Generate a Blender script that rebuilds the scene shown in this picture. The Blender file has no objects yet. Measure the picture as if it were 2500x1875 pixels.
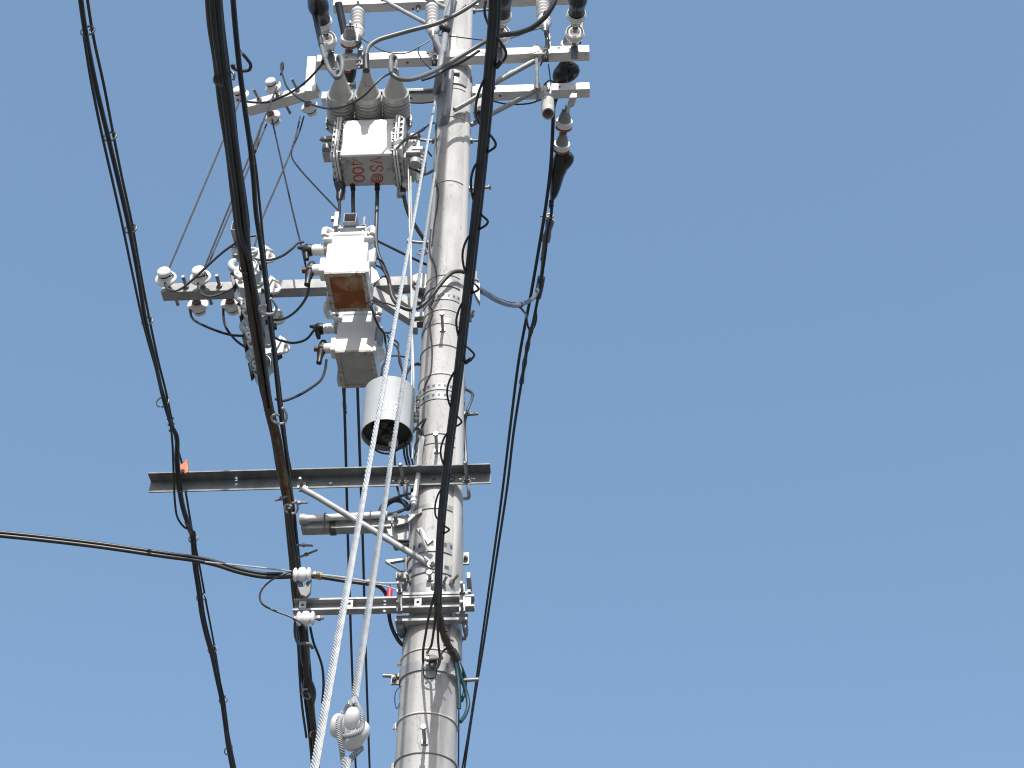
import bpy, math, random
from mathutils import Vector, Matrix, Quaternion
random.seed(7)
R = math.radians
scene = bpy.context.scene
col = scene.collection

# ------------------------------------------------------------------ camera
PITCH = R(41.0)
CAM = Vector((0, 0, 1.6))
cd = bpy.data.cameras.new('camera'); cam = bpy.data.objects.new('camera', cd); col.objects.link(cam)
cd.sensor_width = 36.0; cd.lens = 50.0; cd.clip_start = .05; cd.clip_end = 6000
cam.location = CAM; cam.rotation_euler = (R(90) + PITCH, 0, 0)
scene.camera = cam
# ------------------------------------------------------------------ world, sun, exposure
SUN_EL, SUN_AZ = R(41), R(3)          # the sun stands behind the camera, almost straight behind it
sd = Vector((math.sin(SUN_AZ) * math.cos(SUN_EL), -math.cos(SUN_AZ) * math.cos(SUN_EL), math.sin(SUN_EL)))
w = bpy.data.worlds.new('World'); scene.world = w; w.use_nodes = True
nt = w.node_tree
sky = nt.nodes.new('ShaderNodeTexSky'); sky.sky_type = 'NISHITA'; sky.sun_disc = False
sky.sun_elevation = SUN_EL; sky.sun_rotation = math.atan2(sd.x, sd.y)
sky.altitude = 0; sky.air_density = 1.0; sky.dust_density = 4; sky.ozone_density = 1
bg = nt.nodes['Background']; bg.inputs['Strength'].default_value = .0515
nt.links.new(sky.outputs[0], bg.inputs[0])
veil = nt.nodes.new('ShaderNodeBackground'); veil.inputs[0].default_value = (.0734, .134, .218, 1); veil.inputs[1].default_value = 1   # even blue added to the sky all round, flattens its gradient
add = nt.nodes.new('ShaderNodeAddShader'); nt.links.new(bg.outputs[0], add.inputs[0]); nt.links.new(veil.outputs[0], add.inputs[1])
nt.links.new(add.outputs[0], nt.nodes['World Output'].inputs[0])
sl = bpy.data.lights.new('sun', 'SUN'); so = bpy.data.objects.new('sun', sl); col.objects.link(so)
sl.energy = 3.15; sl.angle = R(.42); sl.color = (1, .975, .94)
so.location = (3, -20, 30); so.rotation_euler = sd.to_track_quat('Z', 'Y').to_euler()
vs = scene.view_settings; vs.view_transform = 'Standard'; vs.look = 'None'; vs.gamma = 1; vs.use_curve_mapping = False
vs.exposure = 0.78
scene.cycles.filter_width = 1.1

# ------------------------------------------------------------------ pixel -> point helpers (photo is 2500 x 1875)
F = 2500 * 50 / 36
cP, sP = math.cos(PITCH), math.sin(PITCH)
fw, up, rt = Vector((0, cP, sP)), Vector((0, -sP, cP)), Vector((1, 0, 0))
PX, PY = -.392, 6.0
PSI = R(2.5)
ax = Vector((math.cos(PSI), -math.sin(PSI), 0)); ay = Vector((math.sin(PSI), math.cos(PSI), 0)); az = Vector((0, 0, 1))
POLE = Vector((PX, PY, 0))
def ray(u, v): return fw + rt * ((u - 1250) / F) + up * ((937.5 - v) / F)
def P(u, v, off=0.0):            # point on the vertical plane of the crossarms, off metres behind the pole axis
    d = ray(u, v); t = ((POLE + ay * off - CAM).dot(ay)) / d.dot(ay); return CAM + d * t
def H(u, v, h):                  # point at h metres above the eye
    d = ray(u, v); return CAM + d * (h / d.z)
def Q(u, v, Y): d = ray(u, v); return CAM + d * (Y / d.y)
def Z(u, v, zc): return CAM + ray(u, v) * zc
def A(s, off, z): return POLE + ax * s + ay * off + az * z
def S(u, v, off): p = P(u, v, off); return (p - POLE).dot(ax), p.z
def OFF(v, z):                   # plane offset at which a ray of row v reaches height z (near the pole)
    d = ray(1050, v); return ((CAM + d * ((z - CAM.z) / d.z)) - POLE).dot(ay)
def prad(z): return .1385 - .00523 * (z - 4.53)
def polev(v, lift=0.0):          # height at which row v meets the front of the pole
    d = ray(1250, v); r = .125
    for _ in range(3):
        z = CAM.z + d.z / d.y * (PY - r - lift); r = prad(z)
    return z
def PP(u, v, lift=0.0):          # point on the pole's surface
    d = ray(u, v); o = CAM
    r = .12
    for _ in range(4):
        a = d.x**2 + d.y**2; b = 2 * ((o.x - PX) * d.x + (o.y - PY) * d.y); c = (o.x - PX)**2 + (o.y - PY)**2 - (r + lift)**2
        disc = b * b - 4 * a * c
        t = (-b - math.sqrt(max(disc, 0))) / (2 * a); p = o + d * t; r = prad(p.z)
    return p

# ------------------------------------------------------------------ materials
MATS = {}
def mat(name, c1, c2=None, scale=8, rough=.5, metal=0.0, bump=0.0, stretch=(1, 1, 1), lo=.35, hi=.65, coat=0.0, detail=6, spots=None):
    m = bpy.data.materials.new(name); m.use_nodes = True; n = m.node_tree; b = n.nodes['Principled BSDF']
    b.inputs['Roughness'].default_value = rough; b.inputs['Metallic'].default_value = metal
    b.inputs['Coat Weight'].default_value = coat
    b.inputs['Base Color'].default_value = (*c1, 1)
    if c2 is not None or bump:
        tc = n.nodes.new('ShaderNodeTexCoord'); mp = n.nodes.new('ShaderNodeMapping'); mp.inputs['Scale'].default_value = stretch
        nz = n.nodes.new('ShaderNodeTexNoise'); nz.inputs['Scale'].default_value = scale; nz.inputs['Detail'].default_value = detail
        n.links.new(tc.outputs['Object'], mp.inputs[0]); n.links.new(mp.outputs[0], nz.inputs['Vector'])
        if c2 is not None:
            cr = n.nodes.new('ShaderNodeValToRGB'); e = cr.color_ramp.elements
            e[0].position = lo; e[0].color = (*c1, 1); e[1].position = hi; e[1].color = (*c2, 1)
            n.links.new(nz.outputs['Fac'], cr.inputs[0])
            out = cr.outputs[0]
            if spots:                       # (colour, scale, threshold) of small dark specks or streaks
                sc_, thr, colr, st = spots
                mp2 = n.nodes.new('ShaderNodeMapping'); mp2.inputs['Scale'].default_value = st
                n.links.new(tc.outputs['Object'], mp2.inputs[0])
                n2 = n.nodes.new('ShaderNodeTexNoise'); n2.inputs['Scale'].default_value = sc_; n2.inputs['Detail'].default_value = 8
                n2.inputs['Roughness'].default_value = .65
                n.links.new(mp2.outputs[0], n2.inputs['Vector'])
                r2 = n.nodes.new('ShaderNodeValToRGB'); r2.color_ramp.elements[0].position = thr; r2.color_ramp.elements[1].position = min(1, thr + .12)
                n.links.new(n2.outputs['Fac'], r2.inputs[0])
                mx = n.nodes.new('ShaderNodeMix'); mx.data_type = 'RGBA'
                n.links.new(r2.outputs[0], mx.inputs[0]); n.links.new(out, mx.inputs[6]); mx.inputs[7].default_value = (*colr, 1)
                out = mx.outputs[2]
            n.links.new(out, b.inputs['Base Color'])
        if bump:
            bp = n.nodes.new('ShaderNodeBump'); bp.inputs['Strength'].default_value = bump; bp.inputs['Distance'].default_value = .004
            n.links.new(nz.outputs['Fac'], bp.inputs['Height']); n.links.new(bp.outputs[0], b.inputs['Normal'])
    MATS[name] = m
    return m
def concrete_mat():
    m = mat('concrete', (.365, .359, .348), (.465, .458, .446), 4, .85, bump=.1, stretch=(3, 3, .8), spots=(16, .60, (.20, .19, .17), (2.5, 2.5, .28)))
    n = m.node_tree; b = n.nodes['Principled BSDF']; src = b.inputs['Base Color'].links[0].from_socket
    tc = n.nodes.new('ShaderNodeTexCoord')
    def mixin(src, fac, colr):
        mx = n.nodes.new('ShaderNodeMix'); mx.data_type = 'RGBA'; n.links.new(fac, mx.inputs[0]); n.links.new(src, mx.inputs[6]); mx.inputs[7].default_value = (*colr, 1); return mx.outputs[2]
    def ramp(sock, p0, p1, v0=0, v1=1):
        r = n.nodes.new('ShaderNodeMapRange'); r.inputs[1].default_value = p0; r.inputs[2].default_value = p1; r.inputs[3].default_value = v0; r.inputs[4].default_value = v1; n.links.new(sock, r.inputs[0]); return r.outputs[0]
    # pores
    vo = n.nodes.new('ShaderNodeTexVoronoi'); vo.inputs['Scale'].default_value = 42; n.links.new(tc.outputs['Object'], vo.inputs['Vector'])
    src = mixin(src, ramp(vo.outputs['Distance'], .16, .08, 0, .55), (.12, .115, .105))
    # hairline cracks: thin level set of a stretched noise, only here and there
    mp = n.nodes.new('ShaderNodeMapping'); mp.inputs['Scale'].default_value = (3, 3, .7); n.links.new(tc.outputs['Object'], mp.inputs[0])
    nz = n.nodes.new('ShaderNodeTexNoise'); nz.inputs['Scale'].default_value = 2.2; nz.inputs['Detail'].default_value = 7; n.links.new(mp.outputs[0], nz.inputs['Vector'])
    sb = n.nodes.new('ShaderNodeMath'); sb.operation = 'SUBTRACT'; sb.inputs[1].default_value = .5; n.links.new(nz.outputs['Fac'], sb.inputs[0])
    ab = n.nodes.new('ShaderNodeMath'); ab.operation = 'ABSOLUTE'; n.links.new(sb.outputs[0], ab.inputs[0])
    src = mixin(src, ramp(ab.outputs[0], .006, .001, 0, .45), (.14, .13, .12))
    # ochre run-off stains
    mp2 = n.nodes.new('ShaderNodeMapping'); mp2.inputs['Scale'].default_value = (6, 6, .55); n.links.new(tc.outputs['Object'], mp2.inputs[0])
    n2 = n.nodes.new('ShaderNodeTexNoise'); n2.inputs['Scale'].default_value = 1.7; n2.inputs['Detail'].default_value = 5; n.links.new(mp2.outputs[0], n2.inputs['Vector'])
    src = mixin(src, ramp(n2.outputs['Fac'], .56, .72, 0, .5), (.36, .325, .275))
    n.links.new(src, b.inputs['Base Color'])
    return m
concrete = concrete_mat()
galv = mat('galvanised_steel', (.27, .275, .275), (.38, .385, .385), 22, .55, .25, bump=.05, spots=(9, .62, (.22, .22, .215), (1, 1, 1)))
galv_cream = mat('weathered_zinc_arm', (.66, .645, .62), (.74, .73, .71), 14, .6, .0, spots=(7, .6, (.54, .51, .48), (.4, 3, 3)))
galv_dark = mat('dull_zinc', (.13, .14, .145), (.20, .21, .215), 18, .6, .35, bump=.05)
steel = mat('steel_fitting', (.20, .195, .19), (.30, .295, .285), 30, .45, .45)
steel_dark = mat('dark_fitting', (.07, .065, .06), (.13, .12, .11), 30, .55, .3)
strand = mat('zinc_strand', (.34, .36, .37), (.45, .47, .48), 40, .5, .15)
porcelain = mat('white_porcelain', (.78, .775, .755), (.84, .835, .82), 9, .14, coat=.4)
porc_grey = mat('aged_porcelain', (.40, .395, .37), (.52, .515, .485), 12, .32, spots=(10, .56, (.24, .215, .16), (1, 1, 1)))
porc_cap = mat('grey_cap', (.24, .245, .25), (.34, .345, .35), 9, .35, .2)
red_band = mat('red_band', (.32, .05, .025), (.44, .085, .045), 15, .4)
rubber = mat('black_rubber', (.013, .013, .015), (.026, .026, .028), 12, .45)
sheath = mat('black_cable_sheath', (.014, .0145, .016), (.03, .029, .029), 9, .42, spots=(30, .66, (.06, .058, .055), (1, 1, 1)))
sheath_brown = mat('sun_faded_sheath', (.035, .028, .022), (.085, .06, .038), 6, .6)
brown_wrap = mat('brown_spiral_wrap', (.16, .075, .025), (.36, .20, .075), 10, .6, spots=(12, .55, (.05, .03, .018), (1, 1, 1)))
grey_cable = mat('grey_cable_jacket', (.115, .115, .115), (.175, .175, .174), 8, .42)
mid_cable = mat('dark_grey_jacket', (.035, .035, .036), (.06, .06, .06), 8, .42)
guard = mat('grey_guard_tube', (.17, .18, .195), (.22, .23, .25), 7, .5)
white_paint = mat('white_enamel', (.72, .725, .725), (.80, .80, .795), 5, .38, spots=(6, .64, (.60, .60, .58), (1, 1, 2)))
tank_paint = mat('aged_white_enamel', (.62, .62, .605), (.74, .74, .73), 7, .42, spots=(9, .57, (.36, .35, .33), (1, 1, 1)))
dirty_tank = mat('soiled_tank', (.30, .295, .28), (.47, .46, .44), 14, .55, spots=(14, .55, (.20, .18, .15), (1, 1, 1)))
grey_paint = mat('pale_grey_enamel', (.42, .45, .465), (.50, .53, .545), 5, .36)
rust = mat('rust', (.26, .075, .018), (.50, .36, .24), 6.5, .85, lo=.47, hi=.70, spots=(11, .56, (.13, .038, .012), (1, 1, 1)))
rust_rim = mat('rust_stained_rim', (.38, .34, .29), (.55, .53, .50), 16, .7, spots=(19, .50, (.17, .08, .028), (1, 1, 1)))
grey_panel = mat('weathered_panel', (.34, .33, .31), (.42, .41, .39), 7, .6)
letter_red = mat('red_lettering', (.42, .06, .025), (.50, .10, .05), 60, .6)
letter_white = mat('white_lettering', (.90, .90, .90), None, 5, .4)
orange = mat('orange_plastic', (.50, .10, .025), (.60, .17, .06), 15, .45)
crimson = mat('crimson_tag', (.50, .02, .05), (.58, .04, .07), 15, .3)
teal = mat('teal_hose', (.009, .04, .055), (.016, .058, .078), 10, .45)
pvc = mat('white_pvc', (.66, .655, .64), (.72, .715, .70), 8, .4)
strip_mat = mat('cream_cover_strip', (.43, .42, .40), (.49, .48, .46), 4, .55, stretch=(1, 1, .5))
tape = mat('orange_tape', (.38, .17, .06), (.46, .22, .09), 30, .6)
copper = mat('brown_glaze', (.10, .045, .025), (.16, .075, .04), 20, .3)
hang_green = mat('green_coated_hanger', (.03, .042, .04), (.055, .07, .066), 20, .35)
hang_grey = mat('grey_coated_hanger', (.32, .34, .34), (.42, .44, .44), 20, .3)
drum_paint = mat('drum_enamel', (.36, .375, .38), (.41, .425, .43), 5, .6, spots=(9, .62, (.31, .32, .32), (2, 2, .4)))
dirt_shade_plate = mat('soiled_shaded_enamel', (.40, .40, .385), (.54, .54, .525), 5, .6, spots=(7, .52, (.24, .24, .225), (1, 1, 1)))  # tank underside: grime, with shade put into the colour against ground bounce
vinyl = mat('black_vinyl', (.012, .0125, .014), (.022, .022, .024), 22, .28, bump=.9)
arrester_grey = mat('arrester_polymer', (.50, .495, .48), (.57, .565, .55), 12, .3)
rope_mat = mat('pale_rope', (.62, .60, .54), (.70, .68, .62), 50, .8)
mid_zinc = mat('grey_zinc_arm', (.27, .27, .267), (.36, .36, .356), 14, .6, .1, spots=(7, .6, (.19, .186, .18), (.4, 3, 3)))
ground_mat = mat('paving', (.09, .086, .078), (.135, .128, .117), .6, .9)

# ------------------------------------------------------------------ mesh builder
def frame_of(axis, hint=None):
    z = axis.normalized(); h = hint if hint is not None else (Vector((0, 0, 1)) if abs(z.z) < .9 else Vector((0, 1, 0)))
    x = (h - z * h.dot(z)).normalized(); y = z.cross(x); return x, y, z
def catmull(pts, n):
    if len(pts) < 3 or n <= 1: return list(pts)
    out = []; p = [pts[0] * 2 - pts[1]] + list(pts) + [pts[-1] * 2 - pts[-2]]
    for i in range(1, len(p) - 2):
        a, b, c, d = p[i - 1], p[i], p[i + 1], p[i + 2]
        ta = max((b - a).length, 1e-6)**.5; tb = max((c - b).length, 1e-6)**.5; tcc = max((d - c).length, 1e-6)**.5
        m1 = ((b - a) / ta - (c - a) / (ta + tb) + (c - b) / tb) * tb
        m2 = ((c - b) / tb - (d - b) / (tb + tcc) + (d - c) / tcc) * tb
        for k in range(n):
            t = k / n; t2 = t * t; t3 = t2 * t
            out.append(b * (2 * t3 - 3 * t2 + 1) + m1 * (t3 - 2 * t2 + t) + c * (-2 * t3 + 3 * t2) + m2 * (t3 - t2))
    out.append(pts[-1]); return out
class MB:
    def __init__(s): s.v = []; s.f = []
    def add(s, vs, fs): o = len(s.v); s.v += [Vector(x) for x in vs]; s.f += [tuple(i + o for i in f) for f in fs]; return s
    def box(s, c, x, y, z):           # centre and three half-extent vectors
        vs = [c + x * i + y * j + z * k for k in (-1, 1) for j in (-1, 1) for i in (-1, 1)]
        return s.add(vs, [(0, 2, 3, 1), (4, 5, 7, 6), (0, 1, 5, 4), (2, 6, 7, 3), (0, 4, 6, 2), (1, 3, 7, 5)])
    def abox(s, s0, s1, o0, o1, z0, z1):   # box in the crossarm frame
        return s.box(A((s0 + s1) / 2, (o0 + o1) / 2, (z0 + z1) / 2), ax * ((s1 - s0) / 2), ay * ((o1 - o0) / 2), az * ((z1 - z0) / 2))
    def lathe(s, p, axis, prof, n=20, hint=None, cap=True):
        x, y, z = frame_of(axis, hint); vs = []; fs = []
        for r, h in prof:
            for k in range(n):
                a = 2 * math.pi * k / n; vs.append(p + x * (r * math.cos(a)) + y * (r * math.sin(a)) + z * h)
        m = len(prof)
        for i in range(m - 1):
            for k in range(n):
                k2 = (k + 1) % n; fs.append((i * n + k, i * n + k2, (i + 1) * n + k2, (i + 1) * n + k))
        if cap: fs.append(tuple(reversed(range(n)))); fs.append(tuple((m - 1) * n + k for k in range(n)))
        return s.add(vs, fs)
    def cyl(s, a, b, r, r2=None, n=12):
        d = b - a; return s.lathe(a, d, [(r, 0), (r if r2 is None else r2, d.length)], n)
    def tube(s, pts, r, n=8, sub=6, flat=None):
        q = catmull([Vector(p) for p in pts], sub); m = len(q); vs = []; fs = []
        t0 = (q[1] - q[0]).normalized(); x, y, _ = frame_of(t0)
        for i in range(m):
            t = (q[min(i + 1, m - 1)] - q[max(i - 1, 0)])
            t = t.normalized() if t.length > 1e-9 else t0
            qr = t0.rotation_difference(t); x = qr @ x; x = (x - t * x.dot(t)).normalized(); y = t.cross(x); t0 = t
            rr = r(i / (m - 1)) if callable(r) else r
            for k in range(n):
                a = 2 * math.pi * k / n; vs.append(q[i] + x * (rr * math.cos(a)) + y * (rr * math.sin(a)))
        for i in range(m - 1):
            for k in range(n):
                k2 = (k + 1) % n; fs.append((i * n + k, i * n + k2, (i + 1) * n + k2, (i + 1) * n + k))
        fs.append(tuple(reversed(range(n)))); fs.append(tuple((m - 1) * n + k for k in range(n)))
        return s.add(vs, fs)
    def ring(s, c, nrm, Rr, r, n=28, m=8, a0=0, a1=360, hint=None, sx=1.0):
        x, y, z = frame_of(nrm, hint); full = abs(a1 - a0) >= 359.9; k = n if full else n + 1; vs = []; fs = []
        for i in range(k):
            a = R(a0 + (a1 - a0) * i / n); d = x * (math.cos(a) * sx) + y * math.sin(a)
            for j in range(m):
                b = 2 * math.pi * j / m; vs.append(c + d * (Rr + r * math.cos(b)) + z * (r * math.sin(b)))
        for i in range(k if full else k - 1):
            i2 = (i + 1) % k
            for j in range(m): j2 = (j + 1) % m; fs.append((i * m + j, i2 * m + j, i2 * m + j2, i * m + j2))
        if not full: fs.append(tuple(range(m))); fs.append(tuple(reversed([(k - 1) * m + j for j in range(m)])))
        return s.add(vs, fs)
    def prism(s, pts, depth):         # closed outline extruded by a vector
        n = len(pts); nr = Vector((0, 0, 0))
        for i in range(n): nr += pts[i].cross(pts[(i + 1) % n])
        if nr.dot(depth) > 0: pts = list(reversed(pts))
        vs = list(pts) + [p + depth for p in pts]
        fs = [tuple(range(n)), tuple(reversed(range(n, 2 * n)))] + [(i, i + n, (i + 1) % n + n, (i + 1) % n) for i in range(n)]
        return s.add(vs, fs)
    def plate(s, px, off, th):        # outline given on the crossarm plane, th metres thick (away from the street side)
        return s.prism([P(u, v, off) for u, v in px], ay * th)
    def strand(s, pts, rad, lobes=6, turns=10, sub=8, n=None):   # twisted wire strand with real lay grooves
        q = catmull([Vector(p) for p in pts], sub); m = len(q)
        L = [0]
        for i in range(1, m): L.append(L[-1] + (q[i] - q[i - 1]).length)
        tot = L[-1]; steps = max(int(turns * 10), m); qq = []; j = 0
        for i in range(steps + 1):
            d = tot * i / steps
            while j < m - 2 and L[j + 1] < d: j += 1
            t = (d - L[j]) / max(L[j + 1] - L[j], 1e-9); qq.append(q[j].lerp(q[j + 1], min(max(t, 0), 1)))
        K = lobes * 4; vs = []; fs = []; m = len(qq); t0 = (qq[1] - qq[0]).normalized(); x, y, _ = frame_of(t0)
        for i in range(m):
            t = (qq[min(i + 1, m - 1)] - qq[max(i - 1, 0)]).normalized(); x = (t0.rotation_difference(t) @ x); x = (x - t * x.dot(t)).normalized(); y = t.cross(x); t0 = t
            rr = rad(i / (m - 1)) if callable(rad) else rad; tw = 2 * math.pi * turns * i / (m - 1)
            for k in range(K):
                a = 2 * math.pi * k / K; r = rr * (.60 + .40 * abs(math.sin(a * lobes / 2)) ** .6) ; b = a - tw
                vs.append(qq[i] + x * (r * math.cos(b)) + y * (r * math.sin(b)))
        for i in range(m - 1):
            for k in range(K):
                k2 = (k + 1) % K; fs.append((i * K + k, i * K + k2, (i + 1) * K + k2, (i + 1) * K + k))
        fs.append(tuple(reversed(range(K)))); fs.append(tuple((m - 1) * K + k for k in range(K)))
        return s.add(vs, fs)
    def centre(s):
        lo = Vector([min(p[i] for p in s.v) for i in range(3)]); hi = Vector([max(p[i] for p in s.v) for i in range(3)]); return (lo + hi) / 2
def link(name, mb, m, origin, parent=None, bevel=0.0, smooth=38):
    me = bpy.data.meshes.new(name); me.from_pydata([p - origin for p in mb.v], [], mb.f); me.update()
    me.polygons.foreach_set('use_smooth', [True] * len(me.polygons)); me.set_sharp_from_angle(angle=R(smooth))
    me.materials.append(m); o = bpy.data.objects.new(name, me); col.objects.link(o)
    if parent is not None: o.parent = parent
    if bevel:
        b = o.modifiers.new('edge', 'BEVEL'); b.width = bevel; b.segments = 2; b.limit_method = 'ANGLE'; b.angle_limit = R(40)
        b.harden_normals = False
    return o
class Thing:
    def __init__(s, name, label, cat, loc, group=None):
        e = bpy.data.objects.new(name, None); e.empty_display_size = .05; col.objects.link(e); e.location = loc
        e['label'] = label; e['category'] = cat
        if group: e['group'] = group
        s.e = e; s.o = Vector(loc)
    def part(s, name, mb, m, parent=None, label=None, bevel=0.0, smooth=38):
        o = link(name, mb, m, s.o, parent or s.e, bevel, smooth)
        if label: o['label'] = label
        return o
def single(name, mb, m, label, cat, group=None, bevel=0.0):
    c = mb.centre(); o = link(name, mb, m, c, None, bevel); o.location = c
    o['label'] = label; o['category'] = cat
    if group: o['group'] = group
    return o
def copy_tree(o, parent=None):
    c = o.copy(); col.objects.link(c)
    if parent is not None: c.parent = parent
    for ch in list(o.children): copy_tree(ch, c)
    return c
def drill(o, cutter):                 # real bolt holes: cut once, keep the result
    me = bpy.data.meshes.new('cut'); me.from_pydata([p for p in cutter.v], [], cutter.f)
    k = bpy.data.objects.new('cut', me); col.objects.link(k)
    b = o.modifiers.new('holes', 'BOOLEAN'); b.operation = 'DIFFERENCE'; b.solver = 'EXACT'; b.use_self = True; b.object = k
    while o.modifiers[0] != b: o.modifiers.move(o.modifiers.find('holes'), 0)
    bpy.context.view_layer.update()
    for mm in o.modifiers:
        if mm != b: mm.show_viewport = False
    dg = bpy.context.evaluated_depsgraph_get(); new = bpy.data.meshes.new_from_object(o.evaluated_get(dg))
    for mm in o.modifiers: mm.show_viewport = True
    o.modifiers.remove(b); old = o.data; o.data = new; new.name = old.name
    new.set_sharp_from_angle(angle=R(38))
    bpy.data.objects.remove(k); bpy.data.meshes.remove(me)
def square_tube(mb, a, b, sec, wall=.005, hint=None, sec2=None):   # hollow square tube, open ends; a, b = axis ends
    x, y, z = frame_of(b - a, hint); h1 = sec / 2; h2 = (sec2 or sec) / 2; vs = []; fs = []
    for p in (a, b):
        for w_ in (0, wall):
            for i, j in ((-1, -1), (1, -1), (1, 1), (-1, 1)): vs.append(p + x * (i * (h1 - w_)) + y * (j * (h2 - w_)))
    for k in range(4):
        k2 = (k + 1) % 4
        fs += [(k, k2, 8 + k2, 8 + k), (4 + k2, 4 + k, 12 + k, 12 + k2), (k2, k, 4 + k, 4 + k2), (8 + k, 8 + k2, 12 + k2, 12 + k)]
    return mb.add(vs, fs)
def bolt(mb, a, b, r=.008, nut=.016, nuts=(0.0,), n=8):
    mb.cyl(a, b, r, n=n); d = (b - a).normalized(); L = (b - a).length
    for t in nuts: mb.lathe(a + d * (t * L), d, [(nut, 0), (nut, .014)], 6)
    return mb
# ================================================================== setting
g = MB(); N = 12
for i in range(N + 1):
    for j in range(N + 1): g.v.append(Vector((-1500 + 3000 * i / N, -1500 + 3000 * j / N, 0)))
for i in range(N):
    for j in range(N): k = i * (N + 1) + j; g.f.append((k, k + N + 1, k + N + 2, k + 1))
o = link('ground', g, ground_mat, Vector((0, 0, 0))); o['kind'] = 'structure'

# ================================================================== the pole
pole = Thing('utility_pole', 'tall tapering pale concrete pole with step bolts and wire ties', 'utility pole', (PX, PY, 0))
ZT = 11.75
mb = MB()
prof = [(prad(0) + .002, 0)] + [(prad(z), z) for z in [ZT * k / 40 for k in range(1, 40)]] + [(prad(ZT), ZT), (prad(ZT) - .02, ZT + .012)]
mb.lathe(Vector((PX, PY, 0)), az, prof, 56)
pole.part('shaft', mb, concrete)
def arc_on_pole(z, a0, a1, lift, n=10):     # points around the pole; angle 0 faces the street, positive = towards the camera's right
    r = prad(z) + lift
    return [Vector((PX + r * math.sin(R(a0 + (a1 - a0) * k / n)), PY - r * math.cos(R(a0 + (a1 - a0) * k / n)), z)) for k in range(n + 1)]
def PA(z, a, lift=0.0): return arc_on_pole(z, a, a, lift, 1)[0]
def band_mb(mb, z0, z1, th, lift=.0015, a0=-180, a1=180, n=48):
    full = abs(a1 - a0) > 359
    rows = []
    for z, l in ((z0, lift), (z0, lift + th), (z1, lift + th), (z1, lift)):
        rows.append(arc_on_pole(z, a0, a1, l, n)[:n if full else n + 1])
    K = len(rows[0]); vs = sum(rows, []); fs = []
    for i in range(4):
        i2 = (i + 1) % 4
        for k in range(K if full else K - 1): k2 = (k + 1) % K; fs.append((i * K + k, i * K + k2, i2 * K + k2, i2 * K + k))
    if not full: fs.append((0, K, 2 * K, 3 * K)); fs.append((4 * K - 1, 3 * K - 1, 2 * K - 1, K - 1))
    return mb.add(vs, fs)
# cream cable cover running down the flank
mb = MB(); zz = [polev(1640) + (11.2 - polev(1640)) * k / 60 for k in range(61)]
for i, z in enumerate(zz):
    low = max(0, 1 - i / 16)
    wob = .004 * math.sin(z * 9.1) * low + .003 * low
    a0, a1, lf = 44 - 3 * low + 2.5 * low * math.sin(z * 5), 73 + 8 * low, .011 + .009 * min(1, low * 1.5) + wob
    for a, l in ((a0, -.003), (a0, lf * .7), (a0 + 6, lf), ((a0 + a1) / 2, lf + .002), (a1 - 6, lf), (a1, lf * .7), (a1, -.003)): mb.v.append(PA(z, a, l))
for i in range(60):
    for k in range(6): a = i * 7 + k; mb.f.append((a, a + 1, a + 8, a + 7))
mb.f.append(tuple(range(6, -1, -1))); mb.f.append(tuple(60 * 7 + k for k in range(7)))
pole.part('cable_cover', mb, strip_mat)
# perforated straps and plain straps
def slots(z, h, th, angles, wdeg=3.2, dz=0.0):
    mb = MB()
    for a in angles:
        p = [PA(z + dz + s_ * h, a + e * wdeg, th - .004) for s_ in (-.5, .5) for e in (-1, 1)]
        q = [PA(z + dz + s_ * h, a + e * wdeg, th + .0006) for s_ in (-.5, .5) for e in (-1, 1)]
        mb.add(p + q, [(4, 5, 7, 6), (0, 2, 3, 1), (0, 1, 5, 4), (2, 6, 7, 3), (0, 4, 6, 2), (1, 3, 7, 5)])
    return mb
for vt, vb, th, has in ((716, 731, .003, 1), (776, 789, .003, 0), (936, 951, .003, 1), (959, 974, .003, 1), (1229, 1241, .004, 0), (1318, 1346, .005, 1), (1374, 1397, .006, 2), (1612, 1636, .006, 0)):
    z1, z0 = polev(vt), polev(vb); mb = band_mb(MB(), z0, z1, th)
    b = pole.part('strap', mb, galv)
    if has:
        ang = [-72, -58, -44, -30, -16, -2, 12, 26, 40] if has == 1 else [-52, 30]
        for a_ in ang: pole.part('slot', slots((z0 + z1) / 2, (z1 - z0) * .38, .0015 + th, [a_], 3.0 if has == 1 else 5, (z1 - z0) * .12), steel_dark, b)
    if vt in (1612, 1374, 1318):
        ea = {1612: -90, 1374: -74, 1318: 84}[vt]
        c0 = PA((z0 + z1) / 2, ea, .0); d = (c0 - Vector((PX, PY, c0.z))).normalized()
        mb = MB(); mb.box(c0 + d * .02, d * .024, az * ((z1 - z0) / 2), Vector((-d.y, d.x, 0)) * .006)
        bolt(mb, c0 + d * .03 - Vector((-d.y, d.x, 0)) * .035, c0 + d * .03 + Vector((-d.y, d.x, 0)) * .035, .006, .012, (.1, .7))
        pole.part('strap_lug', mb, steel, b)
# thin tie wires
for v, r, tilt in ((215, .003, 0), (285, .003, 3), (441, .0035, 2), (672, .0022, 2), (756, .0032, 2), (842, .0028, 1), (912, .0032, 1), (1059, .0028, 2), (1083, .0024, 3), (1584, .003, 1), (1741, .0034, 2), (1838, .003, 1)):
    z = polev(v); rr = prad(z) + r * .8; n_ = Vector((math.sin(R(tilt)) * .6, math.sin(R(tilt)) * .5, 1))
    mb = MB().ring(Vector((PX, PY, z)), n_, rr + .001, r, 48, 6)
    if v in (1584, 1741, 1838):       # ratchet buckle at the side
        c0 = PA(z, -88, .008); mb.box(c0, rt * .012, Vector((0, .008, 0)), az * .012); mb.cyl(c0 + az * .02, c0 - az * .02, .004)
    pole.part('tie_wire', mb, galv_cream if v in (215, 285, 441, 756, 912, 1741, 1584) else galv)
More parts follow.
